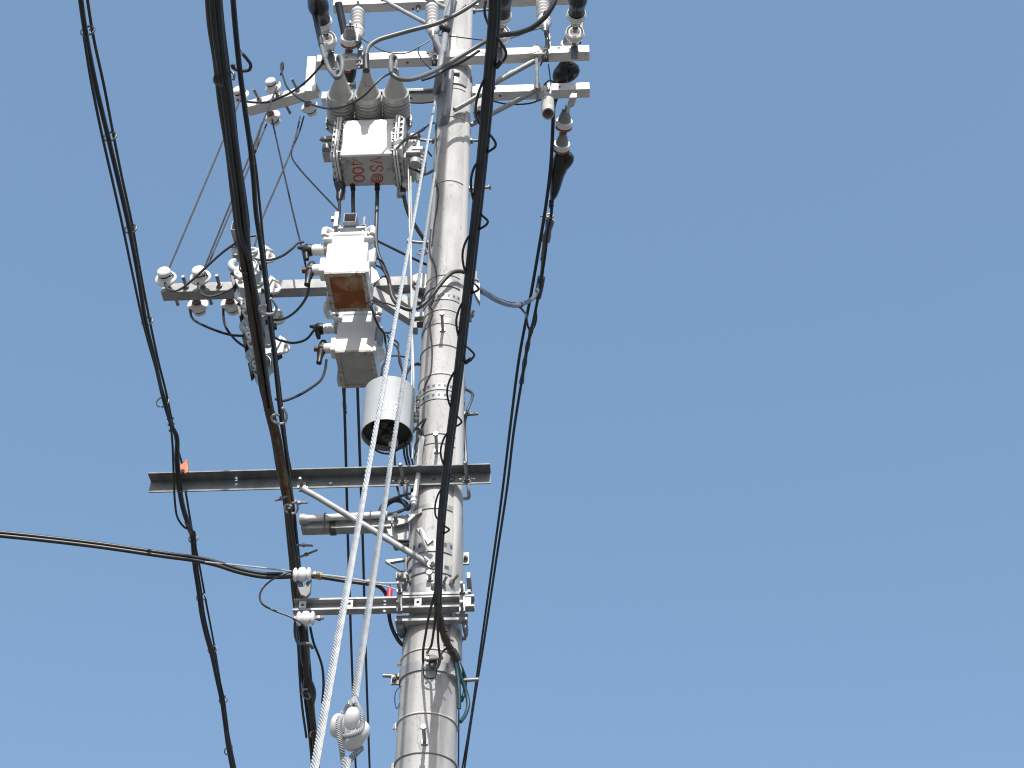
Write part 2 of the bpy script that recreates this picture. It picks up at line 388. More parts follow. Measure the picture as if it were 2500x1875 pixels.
# step bolts: (u, v of the root, direction, length)
for u, v, kind, L in ((1037, 1812, 'f', .15), (1067, 1102, 'f', .15), (1081, 806, 'f', .14), (1050, 1413, 'fd', .06)):
    z = polev(v); a = math.degrees(math.asin(max(-1, min(1, (H(u, v, z - CAM.z).x - PX) / prad(z)))))
    root = PA(z, a, -.01); d = (root - Vector((PX, PY, root.z))).normalized(); d = (d * .6 + Vector((0, -1, 0)) * .4).normalized()
    mb = MB().cyl(root, root + d * (L + .01), .0085, n=10); mb.lathe(root + d * .006, d, [(.018, 0), (.018, .012)], 6)
    mb.lathe(root + d * (L - .002), d, [(.0145, 0), (.0145, .013)], 6)
    pole.part('step_bolt', mb, steel)
for v, side, L in ((28, 1, .13), (345, -1, .13), (345, 1, .13), (462, 1, .14), (594, -1, .13), (1013, 1, .08), (1652, -1, .085), (1662, 1, .10), (1549, -1, .035), (1560, 1, .035)):
    d0 = ray(1080 + 50 * side, v); z = CAM.z + d0.z / d0.y * PY; r = prad(z)
    root = Vector((PX + side * (r - .01), PY, z)); d = Vector((side, -.12, .0)).normalized()
    mb = MB().cyl(root, root + d * (L + .01), .0095, n=10); mb.lathe(root + d * .012, d, [(.02, 0), (.02, .016)], 6)
    if L > .1: mb.lathe(root + d * (L - .002), d, [(.017, 0), (.017, .013)], 6)
    pole.part('step_bolt', mb, steel)
# ring bolt
c = P(1030, 616, -.03); mb = MB().ring(c, Vector((.1, -1, .1)), .026, .006, 22, 8); mb.cyl(c + rt * .03, c + rt * .085, .007)
pole.part('eye_bolt', mb, steel)

# ================================================================== crossarms
def arm(name, label, fb0, fb1, off, sec=.075, ends=None, m=galv_cream, loc_s=None, hint=None):
    s0, z0 = S(*fb0, off); s1, z1 = S(*fb1, off); zb = (z0 + z1) / 2
    if ends: s0, s1 = S(ends[0], fb0[1], off)[0], S(ends[1], fb1[1], off)[0]
    t = Thing(name, label, 'crossarm', A(0 if s0 < 0 < s1 else s1, off + sec / 2, zb))
    mb = square_tube(MB(), A(s0, off + sec / 2, zb + sec / 2), A(s1, off + sec / 2, zb + sec / 2), sec)
    b = t.part('beam', mb, m, bevel=.0035)
    return t, b, s0, s1, zb, off, sec
def holes(b, off, sec, zb, front=(), under=(), r=.0085):
    k = MB()
    for u, v in front:
        p = P(u, v, off); k.cyl(p - ay * .03, p + ay * .03, r, n=14)
    for u, v in under:
        d = ray(u, v); p = CAM + d * ((zb - CAM.z) / d.z); k.cyl(p - az * .03, p + az * .03, r, n=14)
    drill(b, k)
R_UP = .108
# top arm (only its lower half shows at the upper edge of the photo)
arm1, beam, s0, s1, zb1, off1, _ = arm('crossarm', 'uppermost zinc crossarm, cut by the upper edge, behind the pole', (812, 12.6), (1034, 4.5), R_UP, ends=(812, 1433))
holes(beam, off1, .075, zb1, (), ((1008, 22),))
arm1.part('bolt', bolt(MB(), A(S(820, 24, off1)[0] + .02, off1 + .04, zb1 - .05), A(S(820, 24, off1)[0] + .02, off1 + .04, zb1 + .1), .009, .018, (.3,)), steel)
arm1.part('bolt', bolt(MB(), A(S(1019, 15, off1)[0], off1 + .04, zb1 - .06), A(S(1019, 15, off1)[0], off1 + .04, zb1 + .1), .009, .02, (.3,)), steel)
mb = MB().tube([P(925, -8, .02), P(945, 5, .02), P(1042, 58, -.06)], .016, 10, 2); mb.box(P(946, 5, .02), ax * .03, ay * .006, az * .02)
arm1.part('brace', mb, galv)
mb = MB().tube([P(1030, -8, .0), P(1095, 22, -.06)], .016, 10, 2); arm1.part('brace', mb, galv)
mb = MB().plate([(1160, 0), (1168, 0), (1168, 12), (1160, 12)], off1 - .01, .008); arm1.part('cleat', mb, steel)

# second arm, in front of the pole, with the dropped side arm
F2 = -(R_UP + .078)
arm2, beam, s0_2, s1_2, zb2, off2, _ = arm('crossarm', 'second crossarm from the upper edge, in front of the pole, with a dropped side arm', (772, 152), (1439, 124), F2, ends=(772, 1439))
holes(beam, off2, .075, zb2, ((846, 139.5), (1044, 130), (1364, 117)), ((995, 153), (1430, 134)))
mb = MB()
k = MB()
arm2.part('drop_plate', MB().plate([(750.5, 137), (771.5, 137), (767, 222), (743, 222)], off2 + .002, .07), galv_cream, bevel=.004)
pa = P(766, 219, off2); hh = pa.z - CAM.z; pb = H(598, 263.5, hh); pb.z = pa.z
dirn = (pb - pa).normalized(); nrm = Vector((-dirn.y, dirn.x, 0)); nrm = nrm if nrm.y > 0 else -nrm
side_a, side_b = pa + nrm * .0375 + az * .0375 - dirn * .01, pb + nrm * .0375 + az * .0375
arm2.part('side_beam', square_tube(MB(), side_a, side_b, .075), galv_cream, bevel=.0035)
mb = MB()
for u, v in ((1343, 0), ):
    pass
bolt(mb, A(S(1309, 120, off2)[0], off2 + .03, zb2 - .35), A(S(1309, 120, off2)[0], off2 + .03, zb2 + .135), .012, .022, (.74, .93))
mb.abox(S(1304, 120, off2)[0] - .008, S(1316, 120, off2)[0] + .008, off2 - .002, off2 + .06, zb2 + .076, zb2 + .084)
arm2.part('hanger_bolt', mb, steel)
mb = MB().tube([P(1306, 148, -.14), P(1205, 204, -.12)], .019, 12, 1); mb.cyl(P(1252, 177, -.13), P(1230, 189, -.125), .0205)
arm2.part('brace', mb, galv)
arm2.part('brace', MB().tube([P(1206, 213, -.10), P(1110, 268, -.15)], .017, 12, 1), galv)
# vertical fixing plate over the pole
arm2.part('pole_plate', MB().plate([(1097, 82), (1114, 82), (1117, 162), (1098, 164)], -.118, .012), steel, bevel=.002)
# side arm studs
def on_side(u, v):                    # point of the side arm's centre line at column u
    best = min((side_a.lerp(side_b, t / 200) for t in range(201)), key=lambda p: abs(1250 + F * (p - CAM).dot(rt) / (p - CAM).dot(fw) - u)); return best
for u, dz in ((640, -.10), (733, -.10), (690, .085)):
    c = on_side(u, 0); a = c + nrm * (.0375 if dz > 0 else -.0375)
    arm2.part('stud', bolt(MB(), a, a + nrm * dz, .010, .019, (.05,)), steel)

# third arm, behind the pole
arm3, beam, s0_3, s1_3, zb3, off3, _ = arm('crossarm', 'third crossarm from the upper edge, behind the pole, above the switch tank', (784, 237), (1440, 220), R_UP, ends=(784, 1440))
holes(beam, off3, .075, zb3, ((1059, 220), (1366, 211.5)), ((795, 246), (1003, 240), (1221, 234.5), (1430, 229.5)))
arm3.part('brace', MB().tube([P(1318, 216, .04), P(1150, 305, .04)], .017, 12, 1), galv)
mb = MB(); mb.box(P(1300, 218, .09), ax * .05, ay * .004, az * .025); arm3.part('brace_lug', mb, galv)
mb = MB(); bolt(mb, P(1312, 205, .09), P(1312, 246, .09), .011, .02, (.0, .15)); arm3.part('bolt', mb, steel)
mb = MB().abox(S(905, 222, off3)[0], S(1058, 222, off3)[0], off3 - .028, off3 - .006, zb3 + .012, zb3 + .03); arm3.part('rail', mb, galv_dark)
mb = MB(); p = P(858, 207, off3 + .03); mb.box(p, ax * .03, ay * .02, az * .02); mb.cyl(p - az * .06, p + az * .07, .01)
arm3.part('clamp', mb, steel)
arm3.part('pole_clamp', band_mb(MB(), polev(205), polev(168), .006, .004, -20, 110), galv)
mb = MB().plate([(1095, 163), (1147, 172), (1153, 192), (1150, 225), (1135, 214), (1146, 190), (1120, 184)], -.05, .03); arm3.part('clamp_ear', mb, galv_dark, bevel=.002)
mb = MB().cyl(P(1084, 179, -.13), P(1122, 179, -.13), .011); mb.lathe(P(1084, 179, -.13), ax, [(.02, 0), (.02, .02)], 6)
arm3.part('clamp_bolt', mb, steel)

# long middle arm carrying the transformers' beams
F4 = -.0375
arm4, beam, s0_4, s1_4, zb4, off4, _ = arm('crossarm', 'long middle crossarm with four white insulators at its free end', (393.5, 708), (1003, 701), F4, ends=(393.5, 1012), m=mid_zinc)
mid_top = zb4 + .075
mb = MB()
for u, vt, vb in ((455, 684, 700), (536, 683, 700)):
    p = A(S(u, 698, off4)[0], off4 + .01, zb4 + .04); bolt(mb := MB(), p, p - ay * .10, .011, .02, (.1,)); arm4.part('stud', mb, steel)
for u in (422, 504):
    p = A(S(u, 700, off4)[0], off4 + .07, zb4 + .035); arm4.part('stud', bolt(MB(), p, p + ay * .075, .011, .011, (.1,)), steel)
mb = square_tube(MB(), P(908, 716, .0), P(1012, 782, .0), .066); arm4.part('brace', mb, mid_zinc, bevel=.003)
mb = square_tube(MB(), P(950, 708, .03), P(1012, 752, .03), .05); arm4.part('brace', mb, mid_zinc, bevel=.003)
mb = MB().plate([(1003, 700), (1018, 697), (1018, 800), (1003, 800)], -.03, .06); arm4.part('post', mb, mid_zinc, bevel=.003)
arm4.part('pole_bracket', MB().plate([(1006, 672), (1024, 664), (1042, 668), (1042, 706), (1012, 700), (1006, 692)], -.05, .09), galv, bevel=.004)
arm4.part('pole_bracket', MB().plate([(1010, 762), (1036, 760), (1036, 772), (1010, 774)], -.05, .09), galv, bevel=.004)
arm4.part('bracket_web', MB().plate([(1017, 698), (1038, 694), (1038, 736), (1017, 736)], .0, .05), galv_dark)
arm4.part('bracket_web', MB().plate([(1012, 776), (1034, 775), (1034, 786), (1012, 786)], -.03, .05), galv_dark)
arm4.part('bolt', MB().lathe(P(1014, 689, -.055), -ay, [(.016, 0), (.014, .006), (.006, .011)], 14), steel)
arm4.part('bolt', MB().lathe(P(1034, 706, -.055), -ay, [(.012, 0), (.012, .02)], 6), steel)
zk = polev(690); mb = band_mb(MB(), zk - .03, zk + .03, .004, .003, -92, 92)
arm4.part('pole_band', mb, galv)
mb = MB().plate([(1152, 694), (1171, 690), (1171, 735), (1160, 716)], -.05, .05); bolt(mb, P(1162, 700, -.03), P(1161, 664, -.03), .01, .019, (.05, .35)); arm4.part('band_lug', mb, galv)
mb = MB(); bolt(mb, P(1146, 776, -.05), P(1157, 756, -.09), .010, .018, (.15, .3)); mb.cyl(P(1141, 778, -.04), P(1151, 778, -.04), .022); arm4.part('band_lug', mb, steel)

# two beams that run away from the street on top of the middle arm
def cross_beam(label, uL, uR, vfb, Y1, m=mid_zinc):
    d = ray((uL + uR) / 2, vfb); p = CAM + d * ((mid_top - CAM.z) / d.z); sec = .075
    a = p + az * (sec / 2 + .002); b = a + ay * (Y1 - a.y) / ay.y
    t = Thing('support_beam', label, 'beam', b, 'square beams lying across the middle crossarm')
    bm = t.part('beam', square_tube(MB(), a, b, sec, .006), m, bevel=.003)
    return t, bm, a, b
tb1, bm1, b1a, b1b = cross_beam('open ended square beam above the four pale cutouts', 562, 594, 561, 6.75)
k = MB(); d = ray(576, 568); p = CAM + d * ((mid_top + .002 - CAM.z) / d.z); k.cyl(p - az * .03, p + az * .03, .009, n=12); drill(bm1, k)
tb2, bm2, b2a, b2b = cross_beam('open ended square beam above the two white transformers', 837, 869, 542, 6.75)
mb = MB().abox(S(815, 550, -.45)[0], S(895, 550, -.45)[0], OFF(552, mid_top) - .02, OFF(552, mid_top) + .03, mid_top - .016, mid_top - .004)
for u in (823, 887):
    s_ = S(u, 545, -.45)[0]; o_ = OFF(552, mid_top); bolt(mb, A(s_, o_, mid_top - .09), A(s_, o_, mid_top + .09), .009, .018, (.42, .56))
tb2.part('hanger_plate', mb, galv)
mb = MB(); p = P(822, 540, -.45); mb.box(p, ax * .012, ay * .02, az * .06); mb.box(p + az * .02 - ax * .02, ax * .012, ay * .012, az * .012); tb2.part('clamp', mb, steel)

# ---- angle iron arm
FA = -(prad(polev(1190)) + .086)
sA, zA = S(370, 1206, FA + .08); s0, _ = S(369, 1180, FA + .08); s1, z1_ = S(1198, 1181, FA + .08)
zlow = (S(500, 1203, FA + .08)[1] + S(1190, 1181, FA + .08)[1]) / 2
angle = Thing('angle_iron_arm', 'long dull grey angle iron arm with empty bolt holes', 'crossarm', A(0, FA + .04, zlow))
T = .007; W2 = .076
prof = [(FA, zlow + W2), (FA + W2, zlow + W2), (FA + W2, zlow), (FA + W2 - T, zlow), (FA + W2 - T, zlow + W2 - T), (FA, zlow + W2 - T)]
mb = MB().prism([A(s0, o_, z_) for o_, z_ in prof], ax * (s1 - s0))
ang = angle.part('angle_bar', mb, galv_dark, bevel=.001)
k = MB()
for u, v in ((577, 1183), (807, 1180), (1060, 1172), (960, 1175), (968, 1175), (975, 1175), (995, 1175), (1124, 1170), (1131, 1170), (1157, 1169), (1150, 1169)):
    p = P(u, v, FA + W2); k.cyl(p - ay * .03, p + ay * .03, .009 if u not in (960, 968, 975, 995, 1124, 1131, 1150, 1157) else .0075, n=12)
p = P(577, 1164, FA); d = ray(577, 1165); p = CAM + d * ((zlow + W2 - .003 - CAM.z) / d.z); k.cyl(p - az * .02, p + az * .02, .009, n=12)
drill(ang, k)
for u, v0, v1 in ((737, 1185, 1171), (984, 1174, 1144), (1140, 1170, 1140)):
    a = P(u, v0, FA + W2 - T); L = .06 if u == 737 else .14
    mb = bolt(MB(), a + ay * .02, a - ay * L, .010, .019, (.1, .12)); mb.lathe(a - ay * L, -ay, [(.010, 0), (.007, .004)], 8)
    mb.box(a - ay * .003, ax * .022, ay * .003, az * .018)
    angle.part('bolt', mb, steel)
for u in (988, 1143):                 # u-bolt legs under the arm
    sg = 1 if u > 1050 else 0
    pts = [P(u, 1183, FA + .06), P(u + 1, 1200, FA + .07), P(u + 2, 1210, -.12), P(u + (0 if sg else 8), 1216, -.1), P(u - (12 if sg else -18), 1218, -.09)]
    angle.part('u_bolt', MB().tube(pts, .009, 8, 4), steel)
mb = MB().tube([P(740, 1194, FA + .06), P(775, 1213, FA + .05), P(1042, 1374, -.145)], .0165, 12, 1); mb.box(P(741, 1194, FA + .06), ax * .022, ay * .006, az * .014)
mb.plate([(1020, 1362), (1038, 1357), (1062, 1377), (1060, 1388), (1046, 1384)], -.15, .012)
angle.part('brace', mb, galv)
mb = MB(); bolt(mb, P(1055, 1372, -.16), P(1060, 1390, -.13), .009, .017, (.2,)); angle.part('bolt', mb, steel)

# ---- short cable arm with a conduit
FS = -.06
sa, za = S(734, 1293, FS); sb, zb_ = S(955, 1283, FS); zc_ = (za + zb_) / 2
short = Thing('conduit_crossarm', 'short square arm with a white conduit strapped along it', 'crossarm', A(sb, FS, zc_))
short.part('beam', square_tube(MB(), A(sa, FS + .03, zc_ + .03), A(sb, FS + .03, zc_ + .03), .06), galv, bevel=.003)
mb = MB().cyl(P(745, 1266, FS - .025), P(946, 1256, FS - .025), .0175, n=14); short.part('conduit', mb, pvc)
mb = MB().lathe(P(733, 1268, FS - .015), ax, [(.030, 0), (.030, .02), (.022, .05), (.018, .055)], 14); short.part('conduit_cap', mb, galv)
for u in (794, 905):
    p = P(u, 1264 - (u - 794) * .045, FS - .025); short.part('strap', MB().tube([p + az * .021 + ay * .03, p + az * .021 - ay * .012, p - ay * .021, p - az * .05 - ay * .0, p - az * .075 + ay * .02], .0035, 6, 4), steel_dark)
mb = MB().abox(S(803, 1285, FS)[0], S(818, 1285, FS)[0], FS - .002, FS + .064, zc_ - .003, zc_ + .063); short.part('tape_wrap', mb, steel_dark)
mb = MB().plate([(934, 1266), (998, 1262), (998, 1318), (968, 1318), (948, 1305)], -.05, .012)
short.part('pole_bracket', mb, galv, bevel=.003)
short.part('pole_bracket', MB().plate([(957, 1262), (1002, 1254), (1003, 1274), (958, 1286)], -.085, .006), galv, bevel=.003)
mb = MB().plate([(994, 1270), (1010, 1247), (1030, 1240), (1030, 1250), (1014, 1258), (998, 1272)], -.13, .008); short.part('bracket_ear', mb, galv)
mb = MB(); bolt(mb, P(966, 1262, -.08), P(966, 1258, -.15), .009, .017, (.3, .7)); short.part('bolt', mb, steel)
short.part('bracket_web', MB().plate([(957, 1323), (1000, 1312), (1000, 1328), (962, 1331)], -.03, .05), galv_dark)

# ---- lower channel arm
FC = -(prad(polev(1475)) + .062)
zt = S(730, 1458, FC)[1]; zt = (zt + S(1150, 1454, FC)[1]) / 2
sC0, sC1 = S(716, 1470, FC)[0], S(1157, 1470, FC)[0]
HC, DC, TC = .066, .05, .0085
chan = Thing('channel_arm', 'short open channel arm low on the pole with bolted clamps', 'crossarm', A(0, FC + DC, zt - HC))
prof = [(0, 0), (0, -TC * 1.25), (DC - TC, -TC), (DC - TC, -HC + TC), (0, -HC + TC * 1.25), (0, -HC), (DC, -HC), (DC, 0)]
mb = MB().prism([A(sC0, FC + o_, zt + z_) for o_, z_ in prof], ax * (sC1 - sC0))
cb = chan.part('channel', mb, galv, bevel=.0012)
k = MB(); p = P(937, 1482, FC); sH = (p - POLE).dot(ax); k.cyl(A(sH, FC + .025, zt - HC - .02), A(sH, FC + .025, zt + .02), .010, n=14)
k.cyl(A(sH, FC + DC - .03, zt - HC * .55), A(sH, FC + DC + .03, zt - HC * .55), .009, n=14); drill(cb, k)
for u in (739, 853, 1020, 1141):
    s_ = S(u, 1468, FC)[0]; mb = MB().abox(s_ - .017, s_ + .017, FC + .004, FC + .010, zt - HC + TC * 1.3, zt - TC * 1.3)
    pl = chan.part('washer_plate', mb, galv_cream, bevel=.001)
    if u != 1141: k = MB(); p = A(s_, FC, zt - HC * .5); k.cyl(p - ay * .01, p + ay * .03, .0075, n=14); drill(pl, k)
# clamp channel behind and two straps with bolts
sD0, sD1 = S(966, 1500, FC + .03)[0], S(1141, 1500, FC + .03)[0]
z2 = S(1050, 1514, FC + .028)[1]
prof = [(FC + .028, z2), (FC + .028, z2 + .012), (FC + .062, z2 + .012), (FC + .062, zt - HC - .004), (FC + .07, zt - HC - .004), (FC + .07, z2)]
mb = MB().prism([A(sD0, o_, z_) for o_, z_ in prof], ax * (sD1 - sD0)); cc = chan.part('clamp_channel', mb, galv, bevel=.001)
k = MB()
for u in (1000, 1005, 1010, 1098, 1103, 1108): p = P(u, 1502, FC + .062); k.cyl(p - ay * .012, p + ay * .03, .0075, n=12)
drill(cc, k)
chan.part('top_clamp', MB().abox(S(970, 1455, FC)[0], S(1142, 1455, FC)[0], FC - .004, FC + .05, zt + .002, zt + .017), galv, bevel=.001)
for u0, u1 in ((970, 982), (1122, 1136)):
    um = (u0 + u1) / 2
    mb = MB().plate([(u0 + 1, 1425), (u1 - 1, 1425), (u1, 1497), (u0 - 2, 1497)], FC - .016, .011); st = chan.part('strap', mb, galv, bevel=.002)
    for v0 in (1445, 1491):
        a = P(um, v0, FC - .016); mb = bolt(MB(), a + ay * .02, a - ay * .085, .0075, .015, (.12, .2)); chan.part('bolt', mb, steel, st)
for u0, u1, vt, vb in ((965, 995, 1396, 1412), (1138, 1149, 1396, 1412), (1138, 1150, 1438, 1446)):
    chan.part('clamp_block', MB().plate([(u0, vt), (u1, vt), (u1, vb), (u0, vb)], -.09, .12), galv, bevel=.004)
mb = MB().lathe(P(976, 1404, -.092), -ay, [(.016, 0), (.014, .006), (.006, .011)], 14); chan.part('bolt', mb, steel)
for u0, u1 in ((963, 987), (1126, 1141)):    # round clamp horns under the channel
    mb = MB().plate([(u0, 1513), (u1, 1513), (u1 - 2, 1530), ((u0 + u1) / 2, 1537), (u0 + 4, 1529)], FC + .05, .09); chan.part('clamp_horn', mb, galv_dark, bevel=.004)
mb = band_mb(MB(), polev(1451), polev(1424), .010, .002, -85, 85); chan.part('pole_band', mb, galv)
mb = band_mb(MB(), polev(1462), polev(1440), .004, .013, -28, 28); chan.part('pole_band', mb, galv)
for u, v, dx, dv in ((1055, 1435, 9, -8), (1100, 1425, 10, -9), (1080, 1428, 6, -6), (1000, 1422, -3, -6)):
    a = PP(u, v, .012); d = Vector((dx * .004, -.06, .012)); chan.part('bolt', bolt(MB(), a - d * .2, a + d, .007, .014, (.25,)), steel)
# triangular ties under the clamp
for us in ((992, 1005, 1020), (1093, 1104, 1115)):
    mb = MB().tube([P(us[0], 1515, FC + .04), P(us[1], 1523, FC + .06), P(us[2], 1515, FC + .04)], .003, 6, 1); chan.part('wire_tie', mb, steel)

# ---- folding steps clamped to the pole
def foot_step(pts_plate, pts_rod, off, label):
    t = Thing('foot_step', label, 'step', P(*pts_plate[0], off), 'folding steps on the pole')
    t.part('tread', MB().plate(pts_plate, off, .02), steel, bevel=.002); t.part('stay', MB().tube([P(u, v, off - .012) for u, v in pts_rod], .006, 8, 1), galv)
foot_step([(939, 1366), (990, 1361), (998, 1357), (998, 1366), (968, 1370), (945, 1375)], [(942, 1372), (975, 1393), (987, 1395), (990, 1386), (991, 1364)], -.03, 'folding steel step sticking out beside the brace foot')
foot_step([(1015, 1290), (1030, 1286), (1046, 1314), (1058, 1318), (1044, 1330), (1040, 1322)], [(1025, 1293), (1034, 1320), (1044, 1345), (1039, 1347)], -.20, 'folding steel step hanging on the pole front above the brace foot')
# ================================================================== pin insulators
def make_pin(name, label, group):     # local z points away from the arm, origin on the arm's face
    t = Thing(name, label, 'insulator', (0, 0, 0), group); O = Vector((0, 0, 0))
    t.part('pin', MB().lathe(O, az, [(.017, -.003), (.017, .008), (.013, .010), (.013, .030), (.021, .032), (.024, .046)], 16), steel)
    t.part('shed', MB().lathe(O, az, [(.024, .054), (.034, .056), (.0345, .062), (.056, .067), (.063, .072), (.0655, .079), (.061, .086), (.046, .094), (.0405, .100), (.039, .108),
                                      (.0335, .111), (.0325, .116), (.036, .120), (.0405, .124), (.0415, .132), (.038, .142), (.028, .149), (.012, .152), (.001, .1525)], 28), porcelain, smooth=60)
    t.part('red_collar', MB().lathe(O, az, [(.024, .0445), (.029, .046), (.029, .0545), (.025, .055)], 20), red_band)
    mb = MB().ring(Vector((0, 0, .114)), az, .0345, .0035, 24, 6); mb.tube([Vector((-.02, -.03, .114)), Vector((0, -.046, .106)), Vector((.02, -.03, .114))], .003, 6, 4)
    mb.tube([Vector((0, -.046, .106)), Vector((.006, -.050, .096))], .004, 6, 1)
    t.part('tie', mb, rubber)
    return t
protos = {}
def put_pin(kind, p, normal, label, roll=0, s=1.0):
    g_ = {'mid': 'white insulators on the middle crossarm', 'side': 'white insulators on the dropped side arm'}[kind]
    if kind not in protos: t = make_pin('pin_insulator', label, g_); protos[kind] = t.e; e = t.e
    else: e = copy_tree(protos[kind]); e['label'] = label
    e.location = p; e.rotation_mode = 'QUATERNION'
    q = Vector((0, 0, 1)).rotation_difference(normal) if normal.z > -.99 else Quaternion((1, 0, 0), math.pi)
    e.rotation_quaternion = q @ Quaternion((0, 0, 1), R(roll)); e.scale = (s, s, s)
    return e
def mid_top_at(u, z): return A(S(u, 700, off4)[0], off4 + .0375, z)
def mid_face(u, back): return A(S(u, 700, off4)[0], off4 + (.075 if back else 0), zb4 + .036)
put_pin('mid', mid_face(413, 0), -ay, 'outermost white insulator on the street face of the middle crossarm', 90)
put_pin('mid', mid_face(496, 0), -ay, 'inner of the two white insulators on the street face of the middle crossarm', 75)
put_pin('mid', mid_face(470, 1), ay, 'outer of two white insulators with red collars behind the middle crossarm', 90)
put_pin('mid', mid_face(552, 1), ay, 'inner white insulator with red collar behind the middle crossarm, beside the pale cutouts', 90)
for u, n_, lab, ro in ((592, -1, 'white insulator half hidden by the thick black cable bundle', 90), (684, -1, 'white insulator on the side arm with a wire loop over its head', 90),
                       (648, 1, 'white insulator with red collar behind the middle of the dropped side arm', 90), (739, 1, 'white insulator with red collar behind the corner of the dropped side arm', 90)):
    put_pin('side', on_side(u, 0) + nrm * (.0375 * n_), nrm * n_, lab, ro, .93)

# ================================================================== strain insulators and their covers
def make_disc(name, label, group):    # local z runs along the string from the arm outwards; 0.20 m long
    t = Thing(name, label, 'strain insulator', (0, 0, 0), group); O = Vector((0, 0, 0))
    mb = MB().box(Vector((0, 0, -.004)), Vector((.006, 0, 0)), Vector((0, .014, 0)), Vector((0, 0, .026))); mb.cyl(Vector((-.028, 0, .004)), Vector((.028, 0, .004)), .007)
    t.part('clevis', mb, steel)
    t.part('cap', MB().lathe(O, az, [(.014, .008), (.024, .014), (.034, .034), (.042, .06), (.047, .085), (.047, .092)], 24), porc_cap, smooth=60)
    t.part('shed', MB().lathe(O, az, [(.047, .088), (.058, .091), (.0615, .098), (.0615, .108), (.0575, .113), (.0575, .130), (.055, .134), (.0525, .135), (.049, .104), (.044, .102), (.041, .128), (.036, .130), (.032, .128), (.030, .102), (.014, .100)], 28), porcelain)
    t.part('red_stripe', MB().lathe(O, az, [(.0578, .1335), (.0595, .136), (.0595, .148), (.056, .151), (.048, .1515), (.047, .138)], 28, cap=False), red_band)
    t.part('socket', MB().lathe(O, az, [(.012, .128), (.012, .165), (.018, .168), (.018, .182), (.010, .186)], 14), steel_dark)
    return t
disc0 = None
def string(p, d, n, labs, plain=False, s=1.0, first_gap=0.0):
    """n insulators from p along d; returns the far end"""
    global disc0
    d = d.normalized()
    for k in range(n):
        if disc0 is None: t = make_disc('strain_insulator', labs[k], 'strain insulators on the crossarm ends'); disc0 = t.e; e = t.e
        else: e = copy_tree(disc0); e['label'] = labs[k]
        if plain:
            for ch in list(e.children):
                if ch.name.startswith('red_stripe'): bpy.data.objects.remove(ch)
        e.location = p + d * (first_gap + .19 * k * s); e.rotation_mode = 'QUATERNION'
        e.rotation_quaternion = Vector((0, 0, 1)).rotation_difference(d); e.scale = (s, s, s)
    return p + d * (first_gap + .19 * n * s)
def strap_to(name, pts, wd, m, label, cat='strap'):
    mb = MB().tube(pts, wd, 8, 3); return single(name, mb, m, label, cat)
# right end of the third arm: string running away from the street
h3 = zb3 + .02 - CAM.z
pS, pE = H(1381, 268, h3), H(1371, 360, h3 - .03)
end_r = string(pS, pE - pS, 2, ['strain insulator with red stripe next to the free end of the third crossarm', 'second strain insulator with red stripe, against the black boot below the third crossarm'])
mb = MB().plate([(1393, 226), (1409, 228), (1407, 242), (1401, 256), (1392, 262), (1386, 277), (1382, 276), (1385, 256), (1390, 240)], R_UP - .004, .008)
single('link_strap', mb, steel, 'twisted steel strap under the free end of the third crossarm', 'strap', 'straps holding the strain insulators', .001)
def boot(pts, rad, label, loc_hump=None):
    mb = MB().tube(pts, rad, 18, 5)
    if loc_hump: mb.tube(loc_hump, lambda t: .016 + .034 * math.sin(math.pi * min(1, t * 1.05)), 14, 5)
    return single('cable_boot', mb, vinyl, label, 'rubber boot', 'black rubber boots on the line ends')
hb = h3 - .05
boot([H(1370, 368, hb + .02), H(1368, 385, hb), H(1366, 405, hb), H(1360, 425, hb - .01), H(1357, 450, hb - .02), H(1352, 475, hb - .03), H(1348, 488, hb - .03)],
     lambda t: .042 + .020 * math.sin(math.pi * min(1, max(0, (t - .12) / .5))) if t < .5 else .046 * (1 - (t - .5) / .56) + .010, 'black rubber boot below the third crossarm, tapering to a thin line',
     [H(1367, 385, hb), H(1384, 383, hb), H(1380, 400, hb), H(1364, 425, hb)])
# second arm, right end: far string and near string
h2_ = zb2 + .05 - CAM.z
hf = h2_ + .15
pS = H(1391, 62, hf); string(H(1392, 76, hf), H(1385, 150, hf - .03) - H(1391, 70, hf), 2, ['strain insulator with red stripe above the second crossarm end, facing away', 'strain insulator mostly hidden behind the second crossarm end'])
boot([H(1383, 132, hf - .03), H(1380, 150, hf - .04), H(1376, 170, hf - .05), H(1370, 188, hf - .07), H(1364, 208, hf - .09), H(1356, 235, hf - .12), H(1352, 262, hf - .14)],
     lambda t: .036 + .028 * math.sin(math.pi * min(1, max(0, (t - .2) / .5))) if t < .6 else max(.014, .05 * (1 - (t - .6) / .5)), 'black rubber boot hanging between the second and third crossarm ends',
     [H(1376, 160, hf - .05), H(1398, 168, hf - .06), H(1392, 184, hf - .07), H(1368, 205, hf - .09)])
def near_string(u, v_arm, u0, v0, u1, v1, off, labs, blab, pts, slab):
    """strap on the arm face, two insulators coming towards the street, black boot beyond"""
    hh = zb2 + .06 - CAM.z
    a = P(u0, v0, off)
    d = Vector(((u1 - u0) * .004, -math.cos(R(18)), -math.sin(R(18)))).normalized()
    e = string(a, d, 2, labs, True, 1.06)
    mb = MB().plate([(u - 8, v_arm), (u + 9, v_arm), (u + 10, v_arm - 34), (u + 5, v_arm - 52), (u0 + 2, v0 + 6), (u0 - 3, v0 + 6), (u - 6, v_arm - 50), (u - 8, v_arm - 30)], F2 - .012, .008)
    single('link_strap', mb, steel, slab, 'strap', 'straps holding the strain insulators', .001)
    return e, d
e, d = near_string(1402, 142, 1401, 108, 1404, 20, F2 - .02, ['near strain insulator with white rim above the second crossarm end', 'upper near strain insulator, half covered by a black boot'], '', None, 'flat steel strap across the free end of the second crossarm')
